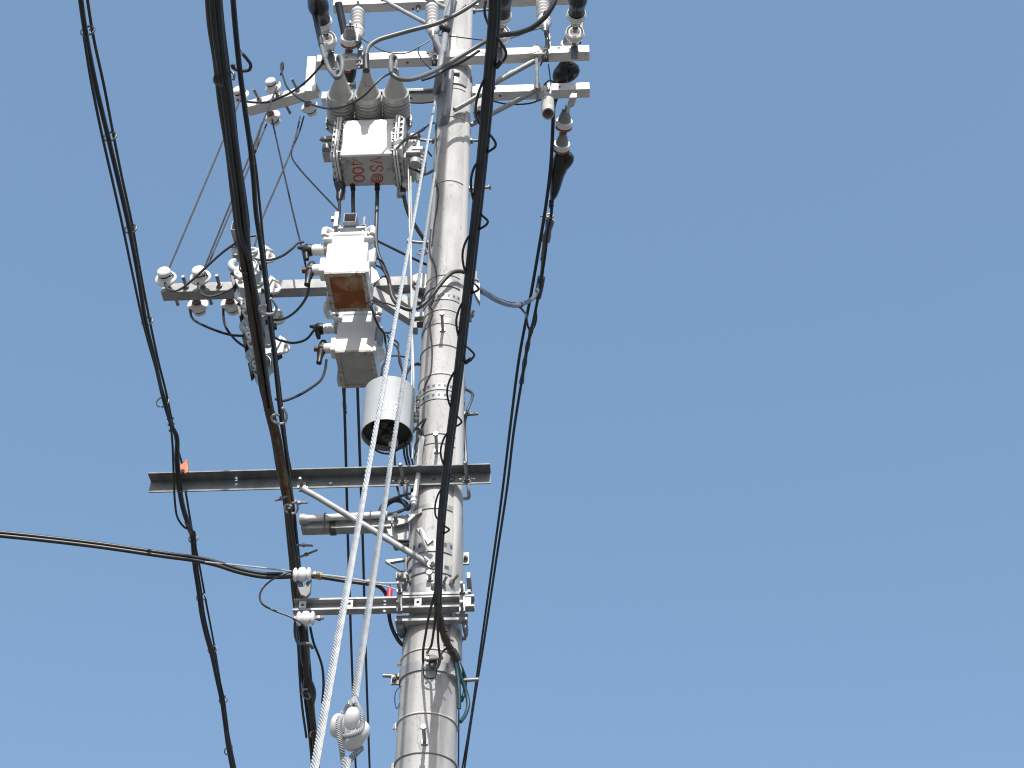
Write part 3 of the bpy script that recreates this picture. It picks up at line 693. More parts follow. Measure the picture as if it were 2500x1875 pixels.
boot([e - d * .09, e - d * .0, e + d * .08, e + d * .2, e + d * .5], lambda t: .043 + .016 * math.sin(math.pi * t) + .004 * math.sin(t * 17), 'wrinkled black boot at the upper edge above the crossarm ends')
near_line_r = e + d * .5
e, d = near_string(808, 168, 806, 124, 796, 60, F2 - .02, ['strain insulator with pale rim above the loop of the first bushing', 'upper pale rimmed strain insulator under a wrinkled black boot'], '', None, 'flat steel strap on the second crossarm by the drop plate')
boot([e - d * .09, e, e + d * .12, e + d * .3, e + d * .55], lambda t: .045 + .020 * math.sin(math.pi * t) + .005 * math.sin(t * 19), 'wrinkled black boot at the upper edge above the switch bushings')
near_line_l = e + d * .55
e, d = near_string(1217, 146, 1222, 110, 1232, 30, F2 - .02, ['strain insulator partly behind the thick black drop cable', 'upper strain insulator partly behind the black drop cable, under a boot'], '', None, 'flat steel strap beside the black drop cable')
boot([e - d * .09, e, e + d * .12, e + d * .3, e + d * .55], lambda t: .043 + .020 * math.sin(math.pi * t) + .005 * math.sin(t * 15), 'wrinkled black boot beside the black drop cable at the upper edge')
near_line_m = e + d * .55
# left far string above the switch bushings
hl = zb2 + .10 - CAM.z
string(H(855, 62, hl + .02), H(851, 150, hl) - H(855, 70, hl + .02), 2, ['strain insulator with red stripe behind the white arrester above the bushings', 'grey capped strain insulator mostly hidden behind the second crossarm'])
boot([H(851, 145, hl), H(853, 165, hl - .01), H(855, 182, hl - .03), H(855, 200, hl - .05)], lambda t: .055 - .03 * t * t, 'black rubber boot behind the switch bushings')
single('cable_boot', MB().cyl(H(826, 8, hl + .3), H(842, 84, hl + .1), .026), rubber, 'black tube hanging from the uppermost crossarm', 'rubber boot', 'black rubber boots on the line ends')
single('cable_boot', MB().box(Q(1416, 66, 6.2), Vector((.022, 0, 0)), Vector((0, .02, 0)), (Q(1421, 30, 6.2) - Q(1412, 100, 6.2)) * .5), rubber, 'flat black rubber piece behind the second crossarm end', 'rubber boot', 'black rubber boots on the line ends')

# ================================================================== lightning arresters
def arrester(ut, vt, ub, vb, off, r, label, hang=False, br=None):
    a, b = P(ub, vb, off), P(ut, vt, off + .05)
    d = b - a; L = d.length; d.normalize()
    t = Thing('lightning_arrester', label, 'arrester', a, 'lightning arresters on the crossarms')
    prof = [(r * .62, 0), (r * .70, L * .03), (r * .98, L * .10), (r, L * .22)]
    n = 5
    for k in range(n):
        h0 = L * (.26 + .1 * k); prof += [(r * .84, h0), (r * .84, h0 + L * .028), (r * 1.06, h0 + L * .058), (r * 1.06, h0 + L * .072)]
    prof += [(r * .93, L * .8), (r * .7, L * .86)]
    t.part('housing', MB().lathe(a, d, prof, 26), arrester_grey, smooth=30)
    t.part('cap', MB().lathe(a, d, [(r * .78, L * .835), (r * .72, L * .92), (r * .4, L), (r * .22, L * 1.02), (r * .2, L * 1.12)], 18), rubber if not hang else porc_grey)
    t.part('end_fitting', MB().lathe(a - d * .012, d, [(.012, -.05), (.016, -.02), (.03, .004), (.03, .016)], 16), steel)
    rr = MB().ring(a + d * (L * .12), d, r * 1.0, .0022, 24, 6); rr.tube([a + d * (L * .12) - ay * r * 1.01, a + d * (L * .24) - ay * r * 1.05], .004, 6, 1); t.part('clip', rr, steel)
    return t, a, d
for i, (ut, vt, ub, vb, lab, bu, bv) in enumerate(((874, 14, 872, 92, 'white ribbed arrester standing above the middle switch bushing', 877, 165),
                                           (1054, 4, 1057, 82, 'white ribbed arrester beside the grey guard tubes on the pole', 1061, 153), (1323, -8, 1330, 66, 'white ribbed arrester between the pole and the crossarm ends', 1331, 139))):
    t, a, d = arrester(ut, vt, ub, vb, F2 - .10, .047, lab)
    mb = MB().plate([(ub - 4, vb - 4), (ub + 8, vb - 4), (ub + 14, vb + 24), (ub + 13, vb + 30), (ub + 1, vb + 30), (ub - 1, vb + 20)], F2 - .06, .008)
    t.part('bracket', mb, steel, bevel=.001)
    t.part('arm_plate', MB().plate([(ub + 1, vb + 27), (ub + 14, vb + 27), (ub + 15, bv - 10), (bu + 10, bv - 8), (bu - 8, bv - 8), (ub + 1, bv - 12)], F2 - .012, .010), galv, bevel=.001)
    p = P(bu + 1, bv - 16, F2 - .012); bolt(mb := MB(), p - ay * .006 + az * .04, p - ay * .006 - az * .09, .008, .016, (.3, .7)); t.part('bolt', mb, steel)
    mb = MB().abox(S(bu, bv, F2)[0] - .022, S(bu, bv, F2)[0] + .022, F2 - .0, F2 + .05, zb2 - .03, zb2 - .012); t.part('clamp', mb, steel_dark)
# small guard boot next to the middle arrester
single('connector_cover', MB().tube([P(1063, 88, -.32), P(1066, 104, -.30), P(1074, 122, -.27), P(1080, 150, -.22)], lambda t: .022 - .004 * t, 12, 3), grey_panel, 'grey plastic connector cover below the arrester by the pole', 'connector cover')
for u, v, lab in ((1338, 258, 'brown glazed arrester hanging under the third crossarm near its end'), (1171, 262, 'brown glazed arrester hanging behind the black drop cable')):
    a, b = P(u - 1, v - 22, R_UP - .01), P(u, v + 18, R_UP - .14)
    d = (b - a); L = d.length * 1.05; d.normalize(); r = .042
    t = Thing('hanging_arrester', lab, 'arrester', a, 'brown arresters under the third crossarm')
    prof = [(r * .5, 0), (r * .8, L * .05)]
    for k in range(5): h0 = L * (.1 + .16 * k); prof += [(r * .9, h0), (r * 1.05, h0 + L * .05), (r * 1.05, h0 + L * .09), (r * .9, h0 + L * .13)]
    prof += [(r, L * .95), (r * .97, L), (r * .78, L), (r * .74, L * .9), (.002, L * .88)]
    t.part('housing', MB().lathe(a, d, prof, 24), porc_grey, smooth=30)
    t.part('contact', MB().lathe(a + d * (L * .87), d, [(r * .4, 0), (r * .3, .02), (r * .36, .03), (r * .1, .035)], 12), copper)
    x, y, _ = frame_of(d); mb = MB()
    for s_ in (-1, 1): mb.tube([a + d * (L * .1) + ax * s_ * r * .7 - az * .02, a + d * (L * .5) + ax * s_ * r * .95 - az * .032, a + d * (L * .98) + ax * s_ * r * .55 - az * .025], .0035, 6, 4)
    t.part('cage', mb, steel_dark)
    t.part('hanger', MB().plate([(u - 10, v - 56), (u + 8, v - 56), (u + 8, v - 30), (u - 9, v - 30)], R_UP - .012, .01), pvc, bevel=.002)
    t.part('bolt', MB().lathe(P(u, v - 37, R_UP - .012), -ay, [(.014, 0), (.012, .006), (.005, .01)], 12), steel)

# ================================================================== switch tank with three bushings
T_OFF = -.40
sL, zTt = S(838, 296, T_OFF); sRr, zTb = S(958, 377, T_OFF); zTb = (S(838, 378, T_OFF)[1] + zTb) / 2
back = OFF(449, zTb)
tank = Thing('switch_tank', 'pale pole mounted switch tank with three grey bushings and red lettering underneath', 'switch tank', A((sL + sRr) / 2, T_OFF, zTb))
mb = MB(); r_ = .012
prof = [(T_OFF, zTt), (T_OFF, zTb + r_), (T_OFF + r_ * .3, zTb + r_ * .3), (T_OFF + r_, zTb), (back, zTb), (back, zTt + .06), (T_OFF + .04, zTt + .06)]
mb.prism([A(sL, o_, z_) for o_, z_ in prof], ax * (sRr - sL)); tank.part('shell', mb, tank_paint, bevel=.004)
def flange(s0, s1, g0):
    pr = [(T_OFF - g0, zTt + .01), (T_OFF - g0, zTb + .01), (T_OFF - g0 + .018, zTb - g0), (back + g0 - .02, zTb - g0), (back + g0, zTb + .02), (back + g0, zTt + .06), (T_OFF + .03, zTt + .06)]
    return MB().prism([A(s0, o_, z_) for o_, z_ in pr], ax * (s1 - s0))
w1 = .010
sl0 = sL - .052; fl = tank.part('flange', flange(sL - .018, sL - .006, .028), tank_paint, bevel=.003)
fl2 = tank.part('flange', flange(sL - .034, sL - .022, .028), tank_paint, bevel=.003)
tank.part('end_cover', flange(sL - .056, sL - .034, .008), tank_paint, bevel=.01)
sf = sRr; fr = tank.part('flange', flange(sf + .006, sf + .018, .03), tank_paint, bevel=.003); tank.part('flange', flange(sf + .022, sf + .034, .03), tank_paint, bevel=.003)
tank.part('end_cover', flange(sf + .034, sf + .058, .008), tank_paint, bevel=.012)
def fl_bolts(s_, par, n=7):
    mb = MB()
    for k in range(n):
        z_ = zTb + .015 + (zTt - zTb - .02) * k / (n - 1); bolt(mb, A(s_ - .03, T_OFF - .014, z_), A(s_ + .03, T_OFF - .014, z_), .0045, .009, (.12, .75), 6)
    for k in range(5):
        o_ = T_OFF + .02 + (back - T_OFF - .03) * k / 4; bolt(mb, A(s_ - .03, o_, zTb - .014), A(s_ + .03, o_, zTb - .014), .0045, .009, (.12, .75), 6)
    b = tank.part('flange_bolts', mb, steel, par); b['kind'] = 'stuff'
fl_bolts(sL - .02, fl); fl_bolts(sf + .02, fr)
# lugs hanging from the flanges
for s_ in (sL - .02, sf + .03):
    tank.part('foot', MB().box(A(s_, back + .01, zTb - .05), ax * .026, ay * .02, az * .045), dirty_tank, bevel=.006)
# dark upper housing behind
zh0, zh1 = zTt - .12, zTt + .17
hs0, hs1 = S(818, 300, -.25)[0], S(1000, 300, -.25)[0]
tank.part('bushing_housing', MB().abox(hs0 + .02, hs1 - .02, T_OFF + .16, back + .08, zh0, zh1), dirty_tank, bevel=.015)
for s_, u in ((hs0 - .0, 800), (hs1 + .0, 1010)):
    sg = -1 if u < 900 else 1
    tank.part('mounting_ear', MB().abox(min(s_, s_ + sg * .055), max(s_, s_ + sg * .055), T_OFF + .14, T_OFF + .22, zTt - .13, zTt + .04), galv if sg > 0 else dirty_tank, bevel=.005)
    c = A(s_ + sg * .03, T_OFF + .13, zTt - .01); bolt(mb := MB(), c - ax * .05, c + ax * .05, .009, .018, (.1, .8)); tank.part('bolt', mb, steel)
    c = A(s_ + sg * .03, T_OFF + .13, zTt - .10); mb = MB().cyl(c - az * .02, c + az * .02, .026); tank.part('bolt', mb, steel)
# bushings pointing out over the street
zB = zTt + .140
tips = []
for k, (ub, ut, vt) in enumerate(((834, 829, 168), (902, 894, 166), (969, 964, 167))):
    oB, oT = T_OFF + .17, None
    a = P(ub, 283, T_OFF + .10); a.z = zB
    tip = H(ut, vt, zB - CAM.z + .012)
    ub_dir = (tip - a).normalized(); L = (tip - a).length
    a0 = a - ub_dir * .03; Lf = L + .03
    prof = [(.098, -.02), (.098, .03)]
    for j in range(6): h0 = .035 + j * .027; prof += [(.073, h0), (.073, h0 + .009), (.089, h0 + .016), (.089, h0 + .020)]
    hr = .035 + 6 * .027
    prof += [(.082, hr), (.083, hr + .03), (.072, hr + .036), (.066, hr + .06), (.030, Lf - .06), (.024, Lf - .01), (.018, Lf)]
    b = tank.part('bushing', MB().lathe(a0, ub_dir, prof, 36), porc_grey, smooth=28)
    for s_ in (-1, 1):
        c = a0 + ub_dir * .03 + ax * s_ * .082 - az * .055; tank.part('clamp_bolt', bolt(MB(), c - ub_dir * .03, c + ub_dir * .05, .006, .012, (.1, .6), 6), steel, b)
    tips.append(tip)
# rear bushing seen past the flank, cable glands at the back
mb = MB(); a = A(sf + .13, back - .02, zTt - .04); d = (az * -1 + ay * .35).normalized(); prof = [(.05, 0)]
for j in range(5): h0 = .02 + j * .026; prof += [(.038, h0), (.046, h0 + .012), (.046, h0 + .016)]
prof += [(.034, .17), (.02, .22)]
tank.part('rear_bushing', MB().lathe(a, d, prof, 22), porc_grey, smooth=28)
# operating gear on the flank
gs = sf + .06
gear = tank.part('operating_box', MB().abox(gs, gs + .055, T_OFF + .03, back - .02, zTb - .005, zTt - .18), dirty_tank, bevel=.008)
tank.part('gear_cover', MB().abox(gs - .055, gs + .0, T_OFF - .035, T_OFF + .04, zTb + .0, zTb + .10), tank_paint, gear, bevel=.012)
c = A(gs + .02, T_OFF + .02, zTb + .02); mb = MB().cyl(c, c + ax * .09, .020); tank.part('shaft_end', mb, steel, gear, bevel=.003)
c = A(gs + .075, T_OFF + .05, zTb - .035); mb = MB().cyl(c - az * .02, c + az * .025, .034, n=20); tank.part('pulley', mb, galv, gear, bevel=.004)
c = A(gs + .085, T_OFF + .06, zTb + .08); mb = MB().cyl(c - az * .02, c + az * .10, .012); mb.box(c + az * .02, ax * .03, ay * .02, az * .012); tank.part('crank', mb, pvc, gear)
c = A(gs + .10, T_OFF + .09, zTb - .002); tank.part('indicator', MB().cyl(c - ax * .006, c + ax * .006, .028, n=20), teal, gear)
mb = MB().abox(gs - .02, gs + .03, back - .05, back + .01, zTb - .055, zTb + .03); tank.part('rear_block', mb, tank_paint, gear, bevel=.008)
tank.part('bottom_plate', MB().abox(sL + .002, sRr - .002, T_OFF + .010, back - .004, zTb - .0012, zTb + .004), dirt_shade_plate)
# lettering on the underside, stencil strokes
def ribbon(pts, wd, mk, closed=False, th=.0016):
    """flat stroke: pts in the (a, b) drawing plane, mk maps (a, b, lift) to space"""
    mb = MB(); n = len(pts); L = []; Rr = []
    for i in range(n):
        p = pts[i]; a = pts[(i - 1) % n] if closed or i > 0 else p; b = pts[(i + 1) % n] if closed or i < n - 1 else p
        t = Vector((b[0] - a[0], b[1] - a[1], 0)).normalized(); nn = Vector((-t.y, t.x, 0))
        L.append((p[0] + nn.x * wd / 2, p[1] + nn.y * wd / 2)); Rr.append((p[0] - nn.x * wd / 2, p[1] - nn.y * wd / 2))
    for h_ in (-.0004, th):
        mb.v += [mk(a, b, h_) for a, b in L] + [mk(a, b, h_) for a, b in Rr]
    m = 2 * n; K = n if closed else n - 1
    for i in range(K):
        j = (i + 1) % n
        mb.f += [(i, j, n + j, n + i), (m + n + i, m + n + j, m + j, m + i), (i, m + i, m + j, j), (n + j, m + n + j, m + n + i, n + i)]
    if not closed: mb.f += [(0, n, m + n, m), (n - 1, m + n - 1, m + 2 * n - 1, 2 * n - 1)]
    return mb
def und(u, v): d = ray(u, v); return CAM + d * ((zTb - CAM.z) / d.z)
def mk_px(a, b, h): p = und(a, b); return p - az * (h + .0012)
def arc_pts(cx, cy, rx, ry, a0, a1, n): return [(cx + rx * math.cos(R(a0 + (a1 - a0) * k / n)), cy + ry * math.sin(R(a0 + (a1 - a0) * k / n))) for k in range(n + 1)]
def letter(name, strokes):
    mb = MB()
    for pts, cl in strokes: r = ribbon(pts, LW, mk_px, cl); mb.add(r.v, r.f)
    return tank.part(name, mb, letter_red)
LW = 3.2
letter('letter_v', [([(931.5, 383), (903.5, 391.3), (933, 398)], False)])
letter('letter_s', [([(911, 405), (906, 406.5), (904.5, 410), (906.5, 415), (913, 417), (918, 414.5), (920, 409), (923.5, 404.8), (930.5, 404.5), (935, 410.5), (932.5, 415.5), (927, 416.5)], False)])
letter('circle_sign', [(arc_pts(921, 435, 13.6, 9.7, 0, 360, 36)[:-1], True)])
LW = 1.7
letter('circle_sign', [([(914.5, 430), (928, 429), (929, 439.5), (915.5, 440.5), (914.5, 430)], False), ([(919, 430), (920, 440)], False), ([(923.5, 430), (924.5, 440)], False), ([(928.5, 434), (932, 433.5)], False)])
LW = 3.2
letter('digit_four', [([(863.8, 404), (862, 387.8), (886, 400.3), (857.5, 401)], False)])
letter('digit_zero', [(arc_pts(874.5, 416, 12.7, 7.4, 0, 360, 28)[:-1], True)])
letter('digit_zero', [(arc_pts(877, 435, 12.7, 7.4, 0, 360, 28)[:-1], True)])

# ================================================================== two white box transformers
def px_box(uTL, uTR, vT, uBL, uBR, vB, vBack, off):
    s0 = (S(uTL, vT, off)[0] + S(uBL, vB, off)[0]) / 2; s1 = (S(uTR, vT, off)[0] + S(uBR, vB, off)[0]) / 2
    zt_ = S((uTL + uTR) / 2, vT, off)[1]; zb_ = S((uBL + uBR) / 2, vB, off)[1]
    return s0, s1, zt_, zb_, OFF(vBack, zb_)
def transformer(label, uTL, uTR, vT, uBL, uBR, vB, vBack, off, panel, seed):
    s0, s1, zt_, zb_, bk = px_box(uTL, uTR, vT, uBL, uBR, vB, vBack, off)
    wdt, dep, hgt = s1 - s0, bk - off, zt_ - zb_
    t = Thing('transformer', label, 'transformer', A((s0 + s1) / 2, (off + bk) / 2, zb_), 'white boxes hung under the support beam')
    lid = zt_ - .040
    rim = .026
    mb = MB().abox(s0, s1, off, bk, zb_ + .012, lid - .003); t.part('case', mb, white_paint, bevel=.004)
    # recessed bottom
    mb = MB()
    for a0, a1, o0, o1 in ((s0, s1, off + .0005, off + rim), (s0, s1, bk - rim, bk), (s0, s0 + rim, off + rim, bk - rim), (s1 - rim, s1, off + rim, bk - rim)): mb.abox(a0 + .0006, a1 - .0006, o0, o1, zb_, zb_ + .0122)
    t.part('bottom_rim', mb, rust_rim, bevel=.001)
    t.part('bottom_plate', MB().abox(s0 + rim, s1 - rim, off + rim, bk - rim, zb_ + .006, zb_ + .0125), panel)
    mb = MB().abox(s0 + .006, s1 - .006, off + .004, bk - .004, lid, zt_ - .016); mb2 = MB().abox(s0 + .014, s1 - .014, off + .014, bk - .014, zt_ - .016, zt_)
    l = t.part('lid', MB().abox(s0 - .002, s1 + .002, off - .003, bk + .003, lid, zt_ - .006), white_paint, bevel=.012)
    for sg, se in ((-1, s0), (1, s1)):
        c = A(se + sg * .012, off - .012, lid + .005)
        t.part('lid_hook', MB().tube([A(se - sg * .02, off + .02, zt_ + .012), A(se + sg * .008, off + .0, zt_ + .014), A(se + sg * .022, off - .018, zt_ - .008), A(se + sg * .022, off - .022, lid - .02)], .016, 10, 4), pvc)
        lg = t.part('lid_lug', MB().abox(min(se - sg * .028, se + sg * .03), max(se - sg * .028, se + sg * .03), off - .022, off + .03, lid - .052, lid + .006), white_paint, bevel=.012)
        t.part('bolt', MB().lathe(A(se + sg * .0, off - .022, lid - .02), -ay, [(.011, 0), (.009, .005), (.003, .008)], 12), steel, lg)
    # hanger straps up to the beam
    for sg in (-1, 1):
        t.part('hanger', MB().abox((s0 + s1) / 2 + sg * .068 - .006, (s0 + s1) / 2 + sg * .068 + .006, off + .05, off + .09, zt_ - .008, mid_top + .02), galv)
    # bushings on the flank
    hb_ = zb_ + hgt * .62; lb = zb_ + hgt * .16
    om = off + dep * .15
    pr = [(.034, 0), (.034, .012), (.030, .014)]
    for k in range(3): pr += [(.030, .018 + k * .014), (.034, .022 + k * .014), (.034, .027 + k * .014)]
    pr += [(.030, .062), (.030, .080), (.026, .083)]
    zu = S(790, (vT + (vB - vT) * .44), om)[1]; zu = zb_ + hgt * .70
    t.part('collar', MB().lathe(A(s0 + .001, om, zu), -ax, [(.036, 0), (.036, .022), (.031, .026)], 22), grey_panel)
    t.part('bushing', MB().lathe(A(s0 - .02, om, zu), -ax, pr, 22), porcelain, smooth=30)
    pu = A(s0 - .104, om, zu)
    pl = t.part('plug', MB().lathe(pu + ax * .012, -ax, [(.032, 0), (.036, .012), (.034, .03), (.028, .05), (.012, .058)], 16), rubber)
    t.part('plug_tail', MB().tube([pu - ax * .012 + az * .03, pu - ax * .02 - az * .03, pu - ax * .012 - az * .075], lambda x: .026 - .014 * x, 10, 4), rubber, pl)
    t.part('plug_neck', MB().tube([pu - ax * .0 + az * .0, pu - ax * .035 + az * .018, pu - ax * .075 + az * .026], lambda x: .026 - .017 * x, 10, 4), mid_cable, pl)
    zl = zb_ + hgt * .20
    t.part('side_block', MB().abox(s0 - .030, s0 + .001, om - .055, om + .03, zl - .052, zl + .055), white_paint, bevel=.006)
    t.part('bushing', MB().lathe(A(s0 - .030, om - .01, zl), -ax, [(.032, 0), (.032, .040), (.029, .044)], 22), porcelain)
    pl_ = A(s0 - .082, om - .01, zl)
    p2 = t.part('plug', MB().lathe(pl_ + ax * .012, -ax, [(.03, 0), (.033, .02), (.030, .034)], 16), rubber)
    t.part('plug_cap', MB().lathe(pl_ - ax * .02, -ax, [(.017, 0), (.017, .03)], 14), copper, p2)
    t.part('plug_tail', MB().tube([pl_ + az * .06, pl_ + az * .02, pl_ - az * .04 - ax * .008, pl_ - az * .115 - ax * .012], lambda x: .017 + .012 * math.sin(math.pi * min(x * 1.25, 1)), 12, 4), rubber, p2)
    # fittings on the other flank
    t.part('side_cover', MB().abox(s1 - .001, s1 + .040, off + .03, off + .09, zb_ + hgt * .33, zb_ + hgt * .68), grey_paint, bevel=.008)
    t.part('side_slot', MB().abox(s1 + .0395, s1 + .0425, off + .045, off + .075, zb_ + hgt * .38, zb_ + hgt * .52), copper)
    t.part('foot_bracket', MB().abox(s1 - .001, s1 + .018, off - .012, off + .05, zb_ - .005, zb_ + hgt * .22), white_paint, bevel=.003)
    t.part('bracket_plate', MB().plate([], 0, 0) if False else MB().prism([A(s1 + .02, off + .05, zb_ + .10), A(s1 + .055, off + .05, zb_ + .06), A(s1 + .075, off + .05, zb_ + .0), A(s1 + .03, off + .05, zb_ - .04)], ay * .012), white_paint, bevel=.002)
    t.part('foot_bracket', MB().abox(s0 - .02, s0 + .001, bk - .09, bk - .02, zb_ - .005, zb_ + hgt * .30), grey_paint, bevel=.003)
    c = A(s1 + .01, bk - .06, zb_ - .004); bolt(mb := MB(), c - az * .03 - ax * .02, c + az * .02 + ax * .01, .006, .012, (.3,)); t.part('earth_bolt', mb, steel)
    return t, (s0, s1, zt_, zb_, off, bk, zu, zl, om)
off_b1 = T_OFF - .09
tr1, B1 = transformer('white box transformer with a large rust stain under it', 801, 902, 563, 793, 892, 667, 755, off_b1, rust, 1)
zb1_ = B1[3]
off_b2 = OFF(859, zb1_ + .02)
tr2, B2 = transformer('white box transformer with a clean grey bottom, behind the rusty one', 824, 917, 757, 821, 914, 859, 942, off_b2, grey_panel, 2)
tr1.part('vent_pipe', MB().tube([P(796, 738, B1[5] + .02), P(797, 760, B1[5] + .05), P(803, 773, B1[5] + .10), P(812, 772, B1[5] + .16)], .016, 10, 4), pvc)

# ================================================================== drum beside the pole
zd0, zd1 = CAM.z + 4.70, CAM.z + 5.02
front_d = ray(945, 1023); Yf = front_d.y / front_d.z * (zd0 - CAM.z); rD = .136
cD = Vector((0, Yf + rD, zd0)); cD.x = Q(945, 1058, Yf + rD).x
z_top = ray(945, 916); zd1 = CAM.z + z_top.z / z_top.y * Yf
drum = Thing('closure_drum', 'pale grey upright drum with white lettering and an open dark underside', 'drum', cD)
Hd = zd1 - zd0
drum.part('shell', MB().lathe(cD, az, [(rD - .004, .05), (rD - .004, 0), (rD, .0), (rD, Hd - .004), (rD - .004, Hd), (.002, Hd + .004)], 56, cap=False), drum_paint, smooth=30)
drum.part('inner_plate', MB().lathe(cD, az, [(.001, .035), (rD - .004, .035), (rD - .004, .05), (.001, .05)], 40), rubber)
for dx, dy, r, h, m_ in ((-.055, -.03, .026, .06, steel_dark), (.03, -.04, .022, .05, rubber), (.0, .035, .03, .05, steel_dark), (-.01, -.075, .016, .045, steel_dark)):
    drum.part('fitting', MB().lathe(cD + Vector((dx, dy, .034)), -az, [(r, 0), (r, h * .5), (r * .6, h * .55), (r * .6, h * .8)], 14), m_)
mb = MB(); c = cD + Vector((.03, .065, .03))
mb.lathe(c, -az, [(.012, 0), (.024, .006), (.024, .012), (.016, .014), (.026, .02), (.026, .026), (.018, .028), (.026, .034), (.026, .04), (.012, .05)], 18); drum.part('knob', mb, porcelain)
mb = MB().tube([cD + Vector((-.09, .05, .02)), cD + Vector((-.07, .09, -.02)), cD + Vector((0, .11, -.035)), cD + Vector((.08, .07, -.015)), cD + Vector((.15, -.0, .05)), cD + Vector((.2, -.03, .09)), Vector((PX - .11, PY - .06, zd0 + .11))], .0055, 8, 6)
drum.part('lead', mb, mid_cable)
# arm that holds it
oD = (cD - POLE).dot(ay)
drum.part('bracket', MB().plate([(1000, 970), (1022, 966), (1022, 1004), (998, 1007)], oD + .01, .05), drum_paint, bevel=.003)
drum.part('bracket_web', MB().plate([(997, 1008), (1020, 1004), (1020, 1016), (1004, 1018)], oD + .02, .05), steel_dark)
drum.part('bracket_bolt', bolt(MB(), P(1014, 1006, oD + .0), P(1014, 1032, oD + .03), .010, .016, (.1, .5)), steel)
mb = MB()
for v in (971, 977, 990, 996): bolt(mb, P(1016, v, oD - .005), P(1024, v - 4, oD - .03), .006, .011, (.4,), 6)
b = drum.part('bracket_bolts', mb, steel); b['kind'] = 'stuff'
def mk_cyl(a, b, h):                  # a in degrees round the drum, b height
    r = rD + h; return Vector((cD.x + r * math.sin(R(a)), cD.y - r * math.cos(R(a)), b))
def wrap(name, strokes, x0):
    mb = MB()
    k = 180 / math.pi / rD
    for pts, cl in strokes:
        mb2 = MB(); q = []
        for i in range(len(pts) - 1):
            for j in range(4): q.append((pts[i][0] + (pts[i + 1][0] - pts[i][0]) * j / 4, pts[i][1] + (pts[i + 1][1] - pts[i][1]) * j / 4))
        q.append(pts[-1])
        r = ribbon(q, .0055, lambda a, b, h: mk_cyl((a + x0) * k, b + zL, h), cl); mb.add(r.v, r.f)
    drum.part(name, mb, letter_white)
zL = CAM.z + ray(945, 999).z / ray(945, 999).y * Yf
HT = .052
wrap('letter_c', [(arc_pts(.014, HT / 2, .017, HT / 2, 50, 310, 14), False)], -.040)
wrap('letter_h', [([(0, 0), (0, HT)], False), ([(.028, 0), (.028, HT)], False), ([(0, HT * .5), (.028, HT * .5)], False)], -.002)
wrap('digit_two', [(arc_pts(.013, HT * .72, .013, HT * .27, 170, -40, 8) + [(0, 0), (.027, 0)], False)], .038)

# ================================================================== four cutouts under the first beam
Y1 = 5.70
def make_cutout(label):
    org = Q(618, 655, Y1); t = Thing('fuse_cutout', label, 'cutout', org, 'pale cutouts hanging under the support beam')
    def pl(px, Y, th): return MB().prism([Q(u, v, Y) for u, v in px], Vector((0, th, 0)))
    t.part('hanger', pl([(563, 602), (592, 600), (592, 608), (598, 601), (596, 612), (592, 621), (567, 623)], Y1 + .02, .06), galv, bevel=.003)
    t.part('body', pl([(588, 640), (608, 610), (630, 600), (644, 606), (640, 632), (624, 660), (604, 688), (590, 688)], Y1, .11), grey_paint, bevel=.018)
    c = Q(588, 652, Y1 - .01)
    mb = MB().ring(c, Vector((.35, -1, .25)), .058, .020, 24, 12, 40, 265, Vector((0, 0, 1))); t.part('lobe', mb, grey_paint)
    mb = MB().ring(Q(616, 612, Y1 - .012), Vector((0, -1, .3)), .024, .011, 20, 10); t.part('lifting_eye', mb, grey_paint)
    dr = t.part('door', pl([(571, 655), (584, 646), (600, 655), (606, 650), (612, 668), (600, 675), (583, 678), (571, 668)], Y1 - .045, .07), white_paint, bevel=.004)
    t.part('peep_hole', MB().lathe(Q(579, 667, Y1 - .045), Vector((0, -1, 0)), [(.006, 0), (.005, .003)], 10), steel_dark, dr)
    lw = t.part('lower_block', pl([(573, 680), (606, 676), (612, 694), (600, 704), (584, 702), (576, 690)], Y1 - .03, .085), grey_paint, bevel=.005)
    t.part('red_opening', MB().lathe(Q(586, 690, Y1 - .030), Vector((-.1, -1, -.25)), [(.017, -.002), (.013, .0035), (.002, .003)], 16), copper, lw)
    t.part('flap', pl([(561, 667), (571, 659), (577, 678), (575, 692), (568, 700)], Y1 - .02, .05), steel_dark, bevel=.003)
    t.part('roof', MB().prism([Q(632, 622, Y1 - .03), Q(646, 597, Y1 - .03), Q(666, 609, Y1 - .03), Q(664, 613, Y1 - .03), Q(650, 606, Y1 - .03), Q(637, 628, Y1 - .03)], Vector((0, .07, .0))), white_paint, bevel=.003)
    t.part('cheek', pl([(622, 632), (640, 604), (652, 609), (640, 632), (634, 641)], Y1 + .0, .06), grey_paint, bevel=.004)
    ear = t.part('ear', pl([(637, 638), (652, 611), (658, 612), (670, 621), (673, 629), (666, 637), (640, 644)], Y1 - .03, .016), white_paint, bevel=.004)
    t.part('ear_disc', MB().lathe(Q(661, 624, Y1 - .031), Vector((0, -1, 0)), [(.012, -.001), (.012, .003), (.001, .003)], 16), grey_panel, ear)
    t.part('cover', pl([(618, 646), (630, 640), (634, 662), (622, 672)], Y1 - .04, .08), grey_paint, bevel=.004)
    t.part('gasket', pl([(624, 628), (640, 640), (638, 646), (622, 634)], Y1 - .03, .03), rubber)
    t.part('plug', MB().tube([Q(632, 640, Y1 - .01), Q(638, 652, Y1 - .015), Q(646, 648, Y1 - .02), Q(651, 647, Y1 - .02)], .020, 12, 4), rubber)
    return t
labs = ['pale cutout nearest the open beam end, touching the dark hanger', 'pale cutout second from the open beam end, in front of the middle crossarm',
        'pale cutout just below the middle crossarm with a cable in its mouth', 'pale cutout at the inner end of the row, below the other three']
cut = make_cutout(labs[0]); c0 = Vector(cut.o)
zF = Q(569, 674, Y1).z
